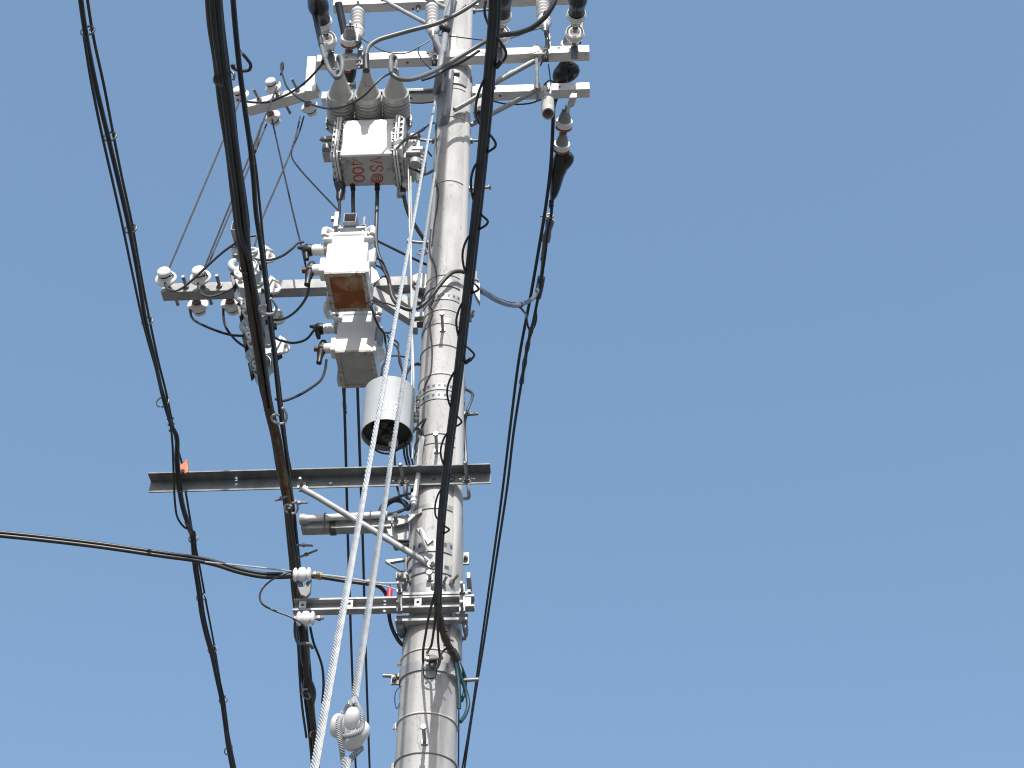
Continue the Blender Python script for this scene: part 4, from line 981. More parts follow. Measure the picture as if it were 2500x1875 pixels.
for k, (u, v) in enumerate(((569, 674), (585, 748), (597, 823), (612, 893))):
    if k == 0: continue
    e = copy_tree(cut.e); d = ray(u, v); pN = CAM + d * ((zF - CAM.z) / d.z); e.location = c0 + (pN - Q(569, 674, Y1)); e['label'] = labs[k]
# ================================================================== cables near the crossarms
def cab(pts, r, m, label, cat='cable', name='cable', group=None, n=8, sub=6):
    return single(name, MB().tube(pts, r, n, sub), m, label, cat, group)
def PO(lst, off0, off1=None):         # pixel list on the crossarm plane, offset interpolated along the list
    n = len(lst); off1 = off0 if off1 is None else off1
    return [P(q[0], q[1], (q[2] if len(q) > 2 else off0 + (off1 - off0) * i / (n - 1))) for i, q in enumerate(lst)]
def tip_pt(k, back=.02): return tips[k]
oTip = [(t - POLE).dot(ay) for t in tips]
# heavy grey leads from the bushings
t = Thing('bushing_lead', 'grey lead looping from the outermost bushing up to the upper edge', 'cable', tips[0], 'grey leads on the switch bushings')
t.part('jacket', MB().tube([tips[0] + az * -.03] + PO([(826, 150, oTip[0] + .02), (827, 139, oTip[0]), (833, 141, oTip[0] - .02), (834, 175, oTip[0] - .05), (824, 190, oTip[0] - .06), (808, 175, oTip[0] - .04), (795, 148, oTip[0]), (785, 112, oTip[0] + .04), (777, 75, oTip[0] + .06), (769, 38, oTip[0] + .05), (763, 5, oTip[0]), (759, -20, oTip[0])], 0), .0150, 10, 6), grey_cable)
t.part('tape_band', MB().tube(PO([(793, 145, oTip[0] + .004), (791, 152, oTip[0] + .0)], 0), .019, 10, 1), rubber)
t.part('upper_sleeve', MB().tube(PO([(785, 112, oTip[0] + .04), (777, 75, oTip[0] + .06), (769, 38, oTip[0] + .05), (763, 5, oTip[0]), (759, -20, oTip[0])], 0), .0185, 10, 5), mid_cable)
t = Thing('bushing_lead', 'grey lead sweeping from the middle bushing across the pole top', 'cable', tips[1], 'grey leads on the switch bushings')
pts = [tips[1]] + PO([(893, 150), (894, 132), (901, 113), (922, 98), (960, 86), (1010, 72), (1060, 59), (1100, 42), (1145, 16), (1185, -14)], oTip[1], -.62)
t.part('jacket', MB().tube(pts, .0150, 10, 6), grey_cable)
t.part('boot', MB().tube([tips[1] - (tips[1] - pts[1]) * -.4, pts[1], pts[2].lerp(pts[1], .2)], .021, 12, 2), rubber)
for k, (u, v) in enumerate(((1126, 28), (1131, 23), (1136, 19))):
    c = P(u, v, -.58); t.part('clamp_fin', MB().tube([c - az * .025 - ax * .012, c + az * .03 + ax * .002], .006, 6, 1), steel_dark)
t = Thing('bushing_lead', 'grey lead from the bushing by the pole, passing behind the drop cable', 'cable', tips[2], 'grey leads on the switch bushings')
o2 = oTip[2]
t.part('jacket', MB().tube([tips[2] - az * .02] + PO([(967, 150, o2 + .02), (963, 139, o2), (956, 138, o2 - .02), (954, 160, o2 - .04), (958, 180, o2 - .06), (972, 192, o2 - .05), (1000, 194, o2), (1040, 182, -.6), (1085, 160, -.52), (1140, 128, -.5), (1190, 99, -.52), (1222, 86, -.55), (1265, 80, -.6), (1300, 67, -.65), (1330, 42, -.7), (1352, 8, -.75), (1360, -20, -.78)], 0), .0150, 10, 6), grey_cable)
t.part('upper_sleeve', MB().tube(PO([(1218, 87, -.55), (1265, 80, -.6), (1300, 67, -.65), (1330, 42, -.7), (1352, 8, -.75), (1360, -20, -.78)], 0), .0172, 10, 6), mid_cable)
t.part('tape_band', MB().tube(PO([(957, 174, o2 - .05), (960, 182, o2 - .06)], 0), .0185, 10, 1), rubber)
t.part('tape_band', MB().tube(PO([(1332, 38, -.7), (1336, 30, -.71)], 0), .021, 10, 1), rubber)
cab(PO([(1030, 196), (1060, 186), (1095, 168), (1130, 150), (1170, 124)], -.5, -.45), .0085, rubber, 'thin black wire running under the lead from the bushing by the pole')

# jumpers and fine wires
WG = 'thin black wires among the upper arms'
cab(PO([(793, 149, oTip[0]), (757, 190, -.6), (720, 220, -.45), (690, 236, -.35), (655, 249, -.28), (620, 250, -.22), (590, 246, -.15), (565, 241, -.1)], 0), .0075, rubber, 'black wire from the outermost bushing to the side arm', 'wire', 'wire')
cab(PO([(957, 177, oTip[2] - .05), (935, 188, -.75), (915, 206, -.75), (888, 234, -.72), (850, 257, -.68), (810, 265, -.6), (775, 260, -.5), (740, 246, -.42), (715, 228, -.35), (700, 211, -.30), (692, 190, -.27), (687, 170, -.26), (686, 157, -.26), (690, 153, -.26), (691, 165, -.25), (685, 184, -.22)], 0), .0068, rubber, 'black wire from the third bushing ending in a loop over a side arm insulator', 'wire', 'wire')
cab(PO([(880, 92, -.3), (905, 108, -.28), (935, 124, -.27), (975, 131, -.27), (1000, 127, -.27), (1025, 113, -.28), (1050, 97, -.28), (1054, 84, -.29)], 0), .0042, rubber, 'thin black wire sagging between two white arresters', 'wire', 'wire', WG)
cab(PO([(1025, 113, -.28), (1021, 122, -.28), (1024, 135, -.3), (1035, 152, -.3), (1050, 167, -.28), (1056, 170, -.25)], 0), .0042, rubber, 'thin black wire curling down over the second crossarm beside the pole', 'wire', 'wire', WG)
cab(PO([(1060, 85, -.28), (1090, 87, -.25), (1130, 92, -.22), (1180, 98, -.25), (1225, 100, -.27), (1262, 88, -.28), (1300, 74, -.3), (1322, 68, -.3)], 0), .0042, rubber, 'thin black wire from the pole arrester to the far right arrester'.replace(' far right', ' outer'), 'wire', 'wire', WG)
cab(PO([(1330, 72, -.28), (1338, 88, -.27), (1339, 110, -.24), (1334, 130, -.22), (1325, 148, -.2), (1319, 160, -.15)], 0), .0055, rubber, 'black wire dropping from the outer arrester across the second crossarm', 'wire', 'wire', WG)
cab(PO([(1339, 158, -.1), (1342, 180, .0), (1345, 205, .1), (1345, 225, .1)], 0), .0042, rubber, 'thin black wire between the second and third crossarm near their free ends', 'wire', 'wire', WG)
cab(PO([(1350, 200, .0), (1343, 196, .02), (1334, 202, .08), (1328, 208, .1)], 0), .006, rubber, 'short black wire from a boot to the third crossarm', 'wire', 'wire', WG)
cab(PO([(1205, 247, .1), (1230, 253, .1), (1260, 255, .1), (1295, 252, .1), (1325, 242, .1)], 0), .0055, rubber, 'black wire hanging slack under the third crossarm by the brace', 'wire', 'wire', WG)
cab(PO([(1000, 251, .1), (1030, 252, .1), (1062, 248, .1)], 0), .0045, rubber, 'black wire under the third crossarm beside the pole', 'wire', 'wire', WG)
cab(PO([(968, 362, T_OFF - .05), (985, 345, T_OFF - .02), (1008, 330, -.33), (1030, 318, -.28), (1047, 305, -.22), (1060, 300, -.16)], 0), lambda t: .0055 + .004 * math.exp(-((t - .6) * 9)**2) + .004 * math.exp(-((t - .2) * 9)**2), rubber, 'black control wire between the switch tank and the pole', 'wire', 'wire')
cab(PO([(1048, 345, -.1), (1043, 358, -.13), (1045, 370, -.13), (1054, 382, -.11)], 0), .006, rubber, 'short black wire loop beside the pole at the step bolt', 'wire', 'wire')
cab(PO([(1000, 408, -.32), (1020, 418, -.28), (1034, 425, -.24), (1048, 422, -.16), (1057, 416, -.11)], 0), .0085, rubber, 'black cable sagging from the switch gear to the pole', 'cable')
# conductors between the side arm and the middle arm
CG = 'bare wires from the dropped side arm'
pin_side = {u: on_side(u, 0) for u in (590, 682, 645, 737)}
pin_mid = {u: mid_top_at(u, mid_top + .11) for u in (411, 495)}
twine = mat('brown_wire', (.045, .038, .038), (.075, .065, .065), 20, .5)
def lw(a, b, sag, r=.0055, m=twine, label='', g=CG):
    mid_ = (a + b) / 2 - az * sag; cab([a, mid_, b], r, m, label, 'wire', 'wire', g, 6, 8)
lw(pin_side[590] - ay * .15 + az * .0, P(413, 655, -.0), .01, label='bare wire down to the outermost insulator of the middle crossarm')
lw(P(676, 212, -.36), P(500, 652, -.0), .015, label='bare wire from the looped insulator to the inner upright insulator')
lw(P(651, 303, .04), P(506, 652, -.0), .015, label='bare wire from the hanging side insulator to the inner upright insulator')
cab(PO([(733, 284, .06), (727, 312, .03), (708, 375, -.2), (672, 460, -.18), (640, 535, -.16), (622, 600, -.2)], 0), .0055, twine, 'dark wire from the corner insulator down to the first cutout', 'wire', 'wire', CG, 6)
cab(PO([(742, 284, .06), (730, 325, .02), (712, 370, -.2), (713, 385, -.21), (728, 408, -.22), (770, 455, -.26), (828, 516, -.3)], 0), .0055, rubber, 'black wire from the corner insulator to the transformer beam', 'wire', 'wire', CG, 6)
cab(PO([(664, 292, .04), (676, 345, .0), (695, 430, -.22), (718, 530, -.3), (740, 620, -.4), (750, 668, -.42)], 0), .0062, rubber, 'black wire from the hanging side insulator to the lower plug of the rusty transformer', 'wire', 'wire', CG, 6)
cab(PO([(640, 300, .04), (632, 325, .02), (622, 370, -.2)], 0), lambda t: .006 + .006 * t, twine, 'short doubled wire end under the hanging side insulator', 'wire', 'wire', CG, 6)
# jumpers around the cutouts
JG = 'black jumper wires around the cutouts'
yc = lambda k: [5.66, 5.92, 6.18, 6.42][k]
def YL(l): return [Q(u, v, Y) for u, v, Y in l]
cab(YL([(403, 683, 5.96), (405, 700, 5.93), (420, 710, 5.9), (438, 707, 5.9), (460, 692, 5.88), (500, 655, 5.82), (545, 615, 5.75), (575, 594, 5.7), (595, 582, 5.68), (610, 577, 5.68), (625, 575, 5.68)]), .0075, mid_cable, 'grey jumper from the outermost insulator up to the first cutout', 'wire', 'wire', JG)
cab(YL([(484, 682, 5.96), (484, 700, 5.93), (492, 717, 5.92), (508, 724, 5.92), (535, 719, 5.93), (565, 706, 5.93), (595, 688, 5.92)]), .0075, mid_cable, 'grey jumper from the inner upright insulator to the second cutout', 'wire', 'wire', JG)
cab(YL([(464, 757, 6.17), (468, 774, 6.14), (488, 790, 6.05), (530, 808, 6.1), (565, 818, 6.15), (592, 820, 6.18)]), .0075, rubber, 'black jumper from the outer hanging insulator to the third cutout', 'wire', 'wire', JG)
cab(YL([(545, 755, 6.16), (546, 776, 6.14), (552, 800, 6.1), (575, 830, 6.25), (605, 852, 6.4)]), .0075, rubber, 'black jumper from the inner hanging insulator to the lowest cutout', 'wire', 'wire', JG)
cab(YL([(618, 632, 5.62), (640, 635, 5.6), (662, 634, 5.6), (690, 624, 5.58), (712, 608, 5.56), (728, 593, 5.55), (742, 590, 5.55)]), .0075, mid_cable, 'grey jumper from the first cutout to the upper plug of the rusty transformer', 'wire', 'wire', JG)
cab(YL([(660, 782, 6.1), (690, 779, 6.05), (715, 766, 5.95), (738, 742, 5.82), (751, 718, 5.72), (755, 690, 5.62)]), .0078, mid_cable, 'grey jumper from the third cutout to the lower plug of the rusty transformer', 'wire', 'wire', JG)
cab(YL([(655, 808, 6.35), (668, 822, 6.33), (690, 833, 6.3), (720, 837, 6.28), (748, 828, 6.25), (765, 808, 6.22), (774, 792, 6.2)]), .0075, mid_cable, 'grey jumper from the lowest cutout to the upper plug of the second transformer', 'wire', 'wire', JG)
cab(YL([(672, 974, 6.25), (690, 979, 6.25), (725, 967, 6.25), (755, 950, 6.25), (783, 928, 6.25), (793, 905, 6.25), (797, 878, 6.24)]), .0078, rubber, 'black jumper from the cable bundle to the lower plug of the second transformer', 'wire', 'wire', JG)

# ================================================================== cables leaving the switch tank downwards
DG = 'dark cables hanging from the switch tank'
t = Thing('tank_cable', 'dark cable wrapped in black tape below the outer flank of the switch tank', 'cable', P(834, 455, -.2), DG)
t.part('tape_wrap', MB().tube(PO([(830, 452), (832, 462), (829, 480), (828, 490)], -.22), lambda t_: .034 - .02 * t_, 12, 4), rubber)
t.part('jacket', MB().tube(PO([(828, 485), (829, 505), (828, 520), (827, 538)], -.22, -.32), .010, 10, 4), rubber)
cab(PO([(815, 410), (816, 440), (826, 478), (828, 500)], -.22), .006, rubber, 'thin black wire down the outer flank of the switch tank', 'wire', 'wire')
t = Thing('tank_cable', 'grey cable dropping from the switch tank to the transformer beam', 'cable', P(861, 455, -.2), DG)
t.part('jacket', MB().tube(PO([(861, 445), (862, 475), (862, 500), (863, 530)], -.16, -.12), .0125, 10, 4), mid_cable)
t.part('boot', MB().tube(PO([(861, 445), (861, 452), (862, 463)], -.16), .0165, 10, 2), rubber)
t = Thing('tank_cable', 'long grey cable curving from the switch tank past the transformers and round the pole', 'cable', P(921, 455, -.2), DG)
t.part('jacket', MB().tube(PO([(921, 445, -.16), (921, 480, -.15), (919, 540, -.15), (918, 590, -.16), (924, 622, -.17), (938, 655, -.18), (948, 680, -.19), (952, 700, -.2), (960, 730, -.21), (975, 746, -.21), (1000, 756, -.2), (1020, 752, -.19), (1036, 741, -.19), (1054, 722, -.18), (1072, 698, -.18), (1093, 674, -.18), (1108, 664, -.17), (1128, 663, -.15), (1150, 672, -.12)], 0), .0125, 10, 6), mid_cable)
t.part('boot', MB().tube(PO([(921, 445), (921, 452), (921, 463)], -.16), .017, 10, 2), rubber)
t = Thing('tank_cable', 'grey cable slanting from the pole side of the switch tank behind the pole', 'cable', P(985, 455, -.2), DG)
t.part('jacket', MB().tube(PO([(985, 436, -.16), (984, 462, -.15), (990, 498, -.12), (1001, 530, -.08), (1016, 555, -.04), (1036, 586, .02), (1050, 610, .08)], 0), .0125, 10, 6), mid_cable)
t.part('boot', MB().tube(PO([(985, 436), (984, 448), (984, 468)], -.16), .018, 10, 2), rubber)
cab(PO([(872, 556, -.1), (885, 564, -.1), (920, 587, -.08), (960, 607, -.05), (1000, 627, .0), (1045, 648, .06)], 0), .008, rubber, 'straight black cable from the transformer beam to the pole')
cab(PO([(950, 690, -.2), (958, 712, -.21), (972, 738, -.21), (1000, 752, -.2), (1010, 757, -.2)], 0), .007, rubber, 'black wire following the curved grey cable over the bracing')
cab(PO([(916, 628, -.3), (934, 640, -.24), (944, 662, -.22), (950, 690, -.2), (966, 730, -.21)], 0), .006, rubber, 'black wire from the rusty transformer joining the curved cable', 'wire', 'wire')
cab(PO([(918, 648, -.3), (932, 656, -.24), (945, 676, -.22), (952, 700, -.2)], 0), .006, rubber, 'short black wire beside the bent cable at the rusty transformer', 'wire', 'wire')
cab(PO([(913, 698, -.3), (925, 682, -.25), (938, 675, -.22), (948, 680, -.2)], 0), .005, rubber, 'thin wire arching up from the foot of the rusty transformer', 'wire', 'wire')
cab(PO([(908, 733, -.28), (925, 737, -.25), (945, 741, -.24), (965, 748, -.22), (990, 754, -.2), (1010, 757, -.2)], 0), .005, mid_cable, 'thin grey wire from the rusty transformer bottom to the bracing', 'wire', 'wire')
cab(PO([(900, 740, -.28), (908, 755, -.27), (915, 776, -.27), (925, 798, -.22), (938, 815, -.15), (941, 835, -.1), (946, 862, -.1), (942, 880, -.1), (934, 895, -.12), (931, 916, -.15)], 0), .0065, rubber, 'black earth wire snaking down the flank of the second transformer', 'wire', 'wire')
cab(PO([(940, 812, -.1), (952, 812, -.1), (958, 804, -.1)], 0), .006, rubber, 'short black wire by the white strand', 'wire', 'wire')
cab(PO([(945, 818, -.1), (950, 826, -.1), (962, 830, -.1), (972, 838, -.1), (972, 852, -.1), (976, 872, -.1), (980, 895, -.12), (986, 918, -.15), (992, 925, -.16)], 0), .0055, rubber, 'black wire twisting down to the drum beside the strand', 'wire', 'wire')
cab(PO([(948, 832, -.1), (968, 846, -.1), (974, 862, -.1), (974, 880, -.1), (982, 905, -.12), (985, 925, -.15)], 0), .0055, rubber, 'second black wire twisting down to the drum', 'wire', 'wire')
cab(PO([(955, 869, -.1), (975, 869, -.1), (990, 873, -.08), (1000, 880, -.06)], 0), .0045, rubber, 'thin wire bridging the two white strands above the drum', 'wire', 'wire')
cab(PO([(986, 928, -.15), (992, 912, -.12), (1004, 896, -.08), (1015, 889, -.06), (1028, 890, -.02)], 0), .0095, rubber, 'black cable arching from the drum top to the pole')
cab(PO([(1003, 1060, -.16), (1012, 1048, -.16), (1022, 1045, -.15), (1030, 1053, -.15), (1031, 1070, -.14)], 0), .009, mid_cable, 'grey cable hooking from the drum underside into the white conduit')
mb = MB().tube(PO([(1031, 1068), (1026, 1100), (1022, 1150), (1015, 1200), (1010, 1232)], -.145, -.16), .0135, 12, 4)
t = Thing('conduit', 'white plastic conduit standing against the pole below the drum', 'conduit', P(1030, 1070, -.145)); t.part('pipe', mb, pvc)
t.part('coupling', MB().tube(PO([(1012, 1206), (1010, 1226)], -.16), .018, 12, 1), pvc); t.part('collar', MB().tube(PO([(1011, 1214), (1010, 1218)], -.16), .021, 12, 1), galv)
for i, (u0, u1, r, lb) in enumerate(((985, 988, .006, 'outer'), (992, 1000, .006, 'middle'), (1000, 1004, .005, 'inner'))):
    cab(PO([(u0, 1080, -.16), (u0 + 2, 1110, -.13), (u0 + 8, 1135, -.1), (u1 + 2, 1160, -.08), (u1 + 5, 1190, -.08), (u1 + 4, 1208, -.08)], 0), r, rubber, f'{lb} of three black wires under the drum', 'wire', 'wire')
cab(PO([(963, 1098), (965, 1150), (970, 1190), (980, 1220), (998, 1240)], -.12), .006, mid_cable, 'grey wire from the drum down behind the angle iron', 'wire', 'wire')
# loops by the short arm
cab(PO([(925, 1255, -.08), (930, 1238, -.09), (950, 1222, -.1), (975, 1212, -.12), (1000, 1205, -.14)], 0), .008, mid_cable, 'grey cable looping above the white conduit of the short arm')
cab(PO([(935, 1252, -.07), (945, 1232, -.07), (965, 1221, -.07), (985, 1226, -.07), (997, 1243, -.07)], 0), lambda t_: .010 + .006 * t_, rubber, 'thick black taped cable arching over the short arm')
cab(PO([(946, 1256, -.09), (970, 1251, -.1), (990, 1242, -.12), (1005, 1230, -.15), (1012, 1222, -.16)], 0), .0085, mid_cable, 'grey cable from the conduit of the short arm to the pole')
# grey wires hugging the pole
def pol(l, lift): return [PP(u, v, lift) for u, v in l]
cab(pol([(1064, 300), (1066, 380), (1064, 440), (1070, 470), (1068, 500), (1060, 545), (1054, 600)], .006), .0042, mid_cable, 'thin grey wire running down the pole below the guard tube', 'wire', 'wire', 'thin wires lying on the pole')
cab(pol([(1052, 560), (1049, 605), (1052, 625), (1062, 650), (1066, 680), (1065, 700), (1058, 730), (1052, 745)], .008), .0048, mid_cable, 'thin wire curving over the strap of the middle crossarm', 'wire', 'wire', 'thin wires lying on the pole')
cab(pol([(1046, 745), (1054, 755), (1056, 765), (1050, 790), (1052, 820), (1055, 850), (1053, 900), (1050, 915), (1040, 935), (1036, 955)], .006), .0045, mid_cable, 'thin wire down the shaded flank of the pole', 'wire', 'wire', 'thin wires lying on the pole')
cab(PO([(1131, 880, .05), (1132, 930, .05), (1135, 948, .04), (1148, 956, .02), (1154, 963, .0), (1150, 980, -.02), (1140, 1005, -.03), (1135, 1030, .0), (1135, 1065, .02), (1137, 1100, .03), (1138, 1130, .03)], 0), .0085, mid_cable, 'dark grey cable bulging out beside the cable cover of the pole')
cab(PO([(983, 1672, -.05), (966, 1690, -.1), (964, 1712, -.1), (968, 1730, -.1), (976, 1716 + 1, -.08)][:4] + [(972, 1712, -.1)][:0], 0) + PO([(976, 1717, -.06)], 0), .0025, teal, 'thin teal wire loop beside the pole near the lowest step bolts', 'wire', 'wire')

# pale rope
t = Thing('hand_rope', 'pale thin rope hanging from the switch gear beside the strands', 'rope', P(998, 385, -.32))
t.part('rope', MB().tube(PO([(996, 378, -.34), (998, 450, -.3), (1000, 560, -.26), (1003, 680, -.2), (1005, 780, -.16), (1009, 880, -.14), (1011, 960, -.13), (1008, 1060, -.13), (1006, 1120, -.13)], 0), .0042, 7, 5), rope_mat)
t.part('rope', MB().tube(PO([(1003, 430, -.31), (1004, 560, -.26), (1004, 700, -.2), (1006, 850, -.15), (1004, 1000, -.13)], 0), .0035, 7, 4), rope_mat)

# ================================================================== line conductors beyond the pole (running away from the street)
HG = 'line conductors running away behind the pole'
hR = end_r.z - CAM.z
def away(l, h0, h1): n = len(l); return [H(u, v, h0 + (h1 - h0) * i / (n - 1)) for i, (u, v) in enumerate(l)]
hx = zb3 - CAM.z
cab([P(1352, 246, .2)] + away([(1350, 300), (1345, 400), (1333, 500), (1315, 610), (1296, 720), (1268, 870), (1246, 1040), (1224, 1220), (1199, 1400), (1171, 1600), (1150, 1750), (1126, 1890)], hx, hx - .75), lambda t_: .0135 - .003 * t_, rubber, 'black line conductor from the end of the third crossarm, the one nearer the pole', 'cable', 'line_conductor', HG)
t = Thing('line_conductor', 'black line conductor below the tapered boot, with grey sleeves and a clamp', 'cable', H(1348, 488, hb - .03), HG)
t.part('wire', MB().tube(away([(1348, 484), (1345, 530), (1338, 560), (1331, 620), (1325, 660), (1321, 690), (1311, 740), (1302, 785), (1291, 830), (1272, 940), (1254, 1055), (1239, 1184), (1211, 1370), (1181, 1570), (1155, 1730), (1132, 1890)], hb - .03, hb - .72), .0115, 8, 5), rubber)
t.part('sleeve', MB().tube(away([(1343, 538), (1340, 555), (1336, 572), (1332, 588)], hb - .07, hb - .1), lambda x: .024 + .010 * abs(math.cos(math.pi * min(1, x * 1.1))), 14, 4), grey_cable)
t.part('sleeve', MB().tube(away([(1330, 590), (1327, 615), (1324, 635)], hb - .1, hb - .13), .017, 12, 3), grey_cable)
t.part('sleeve', MB().tube(away([(1322, 676), (1318, 700), (1312, 726)], hb - .15, hb - .18), .030, 12, 2), mid_cable)
t.part('tape_wrap', MB().tube(away([(1299, 796), (1289, 840), (1281, 885), (1273, 935)], hb - .24, hb - .32), lambda x: .017 + .004 * math.sin(x * 21), 10, 4), rubber)
c = H(1342, 527, hb - .055); mb = MB().ring(c, Vector((0, 1, -.2)), .026, .010, 18, 8); bolt(mb, c - rt * .07, c + rt * .03, .008, .016, (.3,)); t.part('clamp', mb, steel)
c = H(1346, 497, hb - .035); t.part('tape_knot', MB().lathe(c, Vector((0, 1, 0)), [(.012, -.04), (.02, -.02), (.016, .0), (.021, .02), (.012, .05)], 10), rubber)
# grey tap cable swinging from the line to the pole
ptl = away([(1326, 632), (1324, 660), (1319, 690)], hb - .12, hb - .16)
yy = [Q(1306, 722, 7.6), Q(1285, 738, 7.2), Q(1262, 746, 6.9), Q(1235, 742, 6.6), Q(1210, 732, 6.4), Q(1190, 720, 6.2), Q(1170, 707, 6.0), P(1152, 690, -.04), P(1140, 672, -.12)]
t = Thing('tap_cable', 'grey cable swinging in a bow from the line conductor to the pole', 'cable', yy[2])
t.part('jacket', MB().tube(ptl + yy, .0155, 12, 6), grey_cable)
t.part('tie', MB().tube([Q(1272, 744, 7.02), Q(1268, 746, 6.98)], .020, 10, 1), rubber)
t.part('companion', MB().tube([Q(1262, 741, 6.92), Q(1235, 736, 6.62), Q(1210, 726, 6.42), Q(1190, 714, 6.22), Q(1172, 703, 6.02)], .006, 8, 4), rubber)
cab([Q(1268, 748, 6.98), Q(1280, 762, 7.1)] + away([(1287, 785), (1290, 800), (1296, 808), (1304, 798), (1309, 780), (1309, 760), (1308, 745)], hb - .2, hb - .2), .008, rubber, 'small black wire loop between the bow cable and the line conductor', 'wire', 'wire')
# two conductors below the second transformer
hz = zb3 - CAM.z - .05
cab(away([(836, 700), (838, 850), (840, 950), (844, 1100), (849, 1300), (856, 1530), (862, 1700), (869, 1890)], hz, hz - .7), .0125, rubber, 'black line conductor hanging in view behind the transformers, outer one', 'cable', 'line_conductor', HG)
cab(away([(868, 700), (870, 850), (873, 950), (878, 1100), (885, 1300), (892, 1560), (897, 1720), (903, 1890)], hz, hz - .7), .0125, rubber, 'black line conductor behind the transformers, the one nearer the pole', 'cable', 'line_conductor', HG)
single('tape_wrap', MB().tube(away([(839, 930), (841, 990), (843, 1010)], hz - .1, hz - .2), lambda t_: .0155 + .003 * math.sin(t_ * 14), 10, 3), rubber, 'lumpy black tape around the outer line conductor under the transformers', 'tape')
cab(away([(1121, 1640), (1120, 1760), (1119, 1890)], 3.6, 3.0), .004, mid_cable, 'thin wire behind the foot of the pole in view', 'wire', 'wire')
# street side conductors continuing from the boots, out over the camera
for p, uv, lab in ((near_line_r, (1408, -70), 'line conductor leaving the boot above the crossarm ends'), (near_line_l, (780, -70), 'line conductor leaving the boot above the bushings'), (near_line_m, (1245, -70), 'line conductor leaving the boot by the drop cable')):
    d = Vector((.0, -1, -.02)); cab([p, p + d * 1.2, p + d * 6 - az * .1], .012, rubber, lab, 'cable', 'line_conductor', 'line conductors over the street', 8, 3)

# ================================================================== grey guards and white stay strands
t = Thing('stay_guard', 'grey guard tube over the top of the longer white strand', 'guard tube', P(1088, 60, -.3), 'grey guard tubes on the stays')
def zc_of(p): return (p - CAM).dot(fw)
zA_, zB_ = 9.62, 3.05
def stay(u0, v0, z0, u1, v1, z1): return Z(u0, v0, z0), Z(u1, v1, z1)
a1_, b1_ = stay(1066, 224, zA_, 768, 1875, zB_)
def on_line(a, b, v):                 # point of the line a-b at picture row v
    lo, hi = 0.0, 1.0
    for _ in range(50):
        m_ = (lo + hi) / 2; p = a.lerp(b, m_); q = p - CAM; vv = 937.5 - F * q.dot(up) / q.dot(fw)
        if vv < v: lo = m_
        else: hi = m_
    return a.lerp(b, lo)
d1 = (a1_ - b1_).normalized()
g0 = a1_ + d1 * .0
t.part('tube', MB().tube([a1_ - d1 * .03, P(1074, 175, -.33), P(1083, 120, -.27), P(1088, 76, -.22)], .027, 14, 3), guard)
t.part('mouth', MB().tube([a1_ - d1 * .032, a1_ + d1 * .01], .024, 14, 1), rubber)
t.part('clamp', MB().tube([P(1072, 66, -.24), P(1082, 66, -.27), P(1096, 78, -.24)], .026, 10, 3), rubber)
t.part('clamp_fin', MB().box(P(1078, 62, -.26), ax * .04, ay * .015, az * .02), steel_dark)
t.part('upper_tube', MB().tube([P(1092, 46, -.2), P(1100, 20, -.17), P(1108, -10, -.14)], .026, 14, 3), guard)
t = Thing('stay_guard', 'grey guard tube lying on the pole over the shorter white strand', 'guard tube', P(1090, 200, -.2), 'grey guard tubes on the stays')
a2_, b2_ = stay(1078, 316, 9.35, 866, 1706, 3.38)
t.part('tube', MB().tube([a2_, PP(1086, 285, .04), PP(1093, 240, .03), PP(1098, 190, .04), P(1100, 175, -.15)], .026, 14, 4), guard)
t.part('mouth', MB().tube([a2_ - (a2_ - b2_).normalized() * .004, a2_ + (a2_ - b2_).normalized() * .02], .022, 14, 1), rubber)
def along(a, b, vs): return [on_line(a, b, v) for v in vs]
SG = 'white twisted stay strands'
t = Thing('stay_strand', 'white twisted stay strand, the longer one crossing in front of the transformers', 'stay wire', a1_, SG)
L1 = (a1_ - b1_).length
pv = [on_line(a1_, b1_, v) for v in (224, 1200, 1520)]
t.part('strand', MB().strand([a1_, pv[1]], .0090, 5, 40, 2), strand)
d_ = (b1_ - a1_).normalized(); gnd = b1_ + d_ * (b1_.z / -d_.z)
pe = on_line(a1_, b1_, 1440)
t.part('grip', MB().strand([pv[1], pe, b1_, b1_ + d_ * .5], lambda x: .0092 + .0010 * min(1, x * 2.2), 8, 18, 2), strand)
t.part('lower_strand', MB().tube([b1_ + d_ * .45, gnd], .009, 8, 1), strand)
t = Thing('stay_strand', 'white twisted stay strand carrying the white ball insulator', 'stay wire', a2_, SG)
pm = on_line(a2_, b2_, 1150)
t.part('strand', MB().strand([a2_, pm], .0086, 5, 36, 2), strand)
t.part('grip', MB().strand([pm, on_line(a2_, b2_, 1450), b2_], lambda x: .0088 + .0014 * x, 8, 14, 2), strand)
# ball insulator with the two grip loops
zi = 3.26
ci = Z(852, 1776, zi); px = zi / F     # metres per photo pixel at the insulator
def I(du, dv, dz=0.0): return Z(852 + du, 1776 + dv, zi + dz)
ins = Thing('stay_insulator', 'glossy white lobed ball insulator hooked into the shorter strand', 'stay insulator', ci)
def lobe(du, dv, dz, ru, rv, rd, ang, nm):
    c = I(du, dv, dz); mb = MB(); e1 = (rt * math.cos(R(ang)) + up * math.sin(R(ang))); e2 = (-rt * math.sin(R(ang)) + up * math.cos(R(ang))); n1, n2 = 20, 12; vs = []; fs = []
    for i in range(n2 + 1):
        ph = math.pi * i / n2
        for j in range(n1):
            th = 2 * math.pi * j / n1; sx = lambda a: math.copysign(abs(a)**.85, a)
            vs.append(c + e1 * (ru * px * sx(math.sin(ph)) * sx(math.cos(th))) + fw * (rd * px * sx(math.sin(ph)) * sx(math.sin(th))) + e2 * (rv * px * sx(math.cos(ph))))
    for i in range(n2):
        for j in range(n1): j2 = (j + 1) % n1; fs.append((i * n1 + j, (i + 1) * n1 + j, (i + 1) * n1 + j2, i * n1 + j2))
    mb.add(vs, fs); ins.part(nm, mb, porcelain, smooth=80)
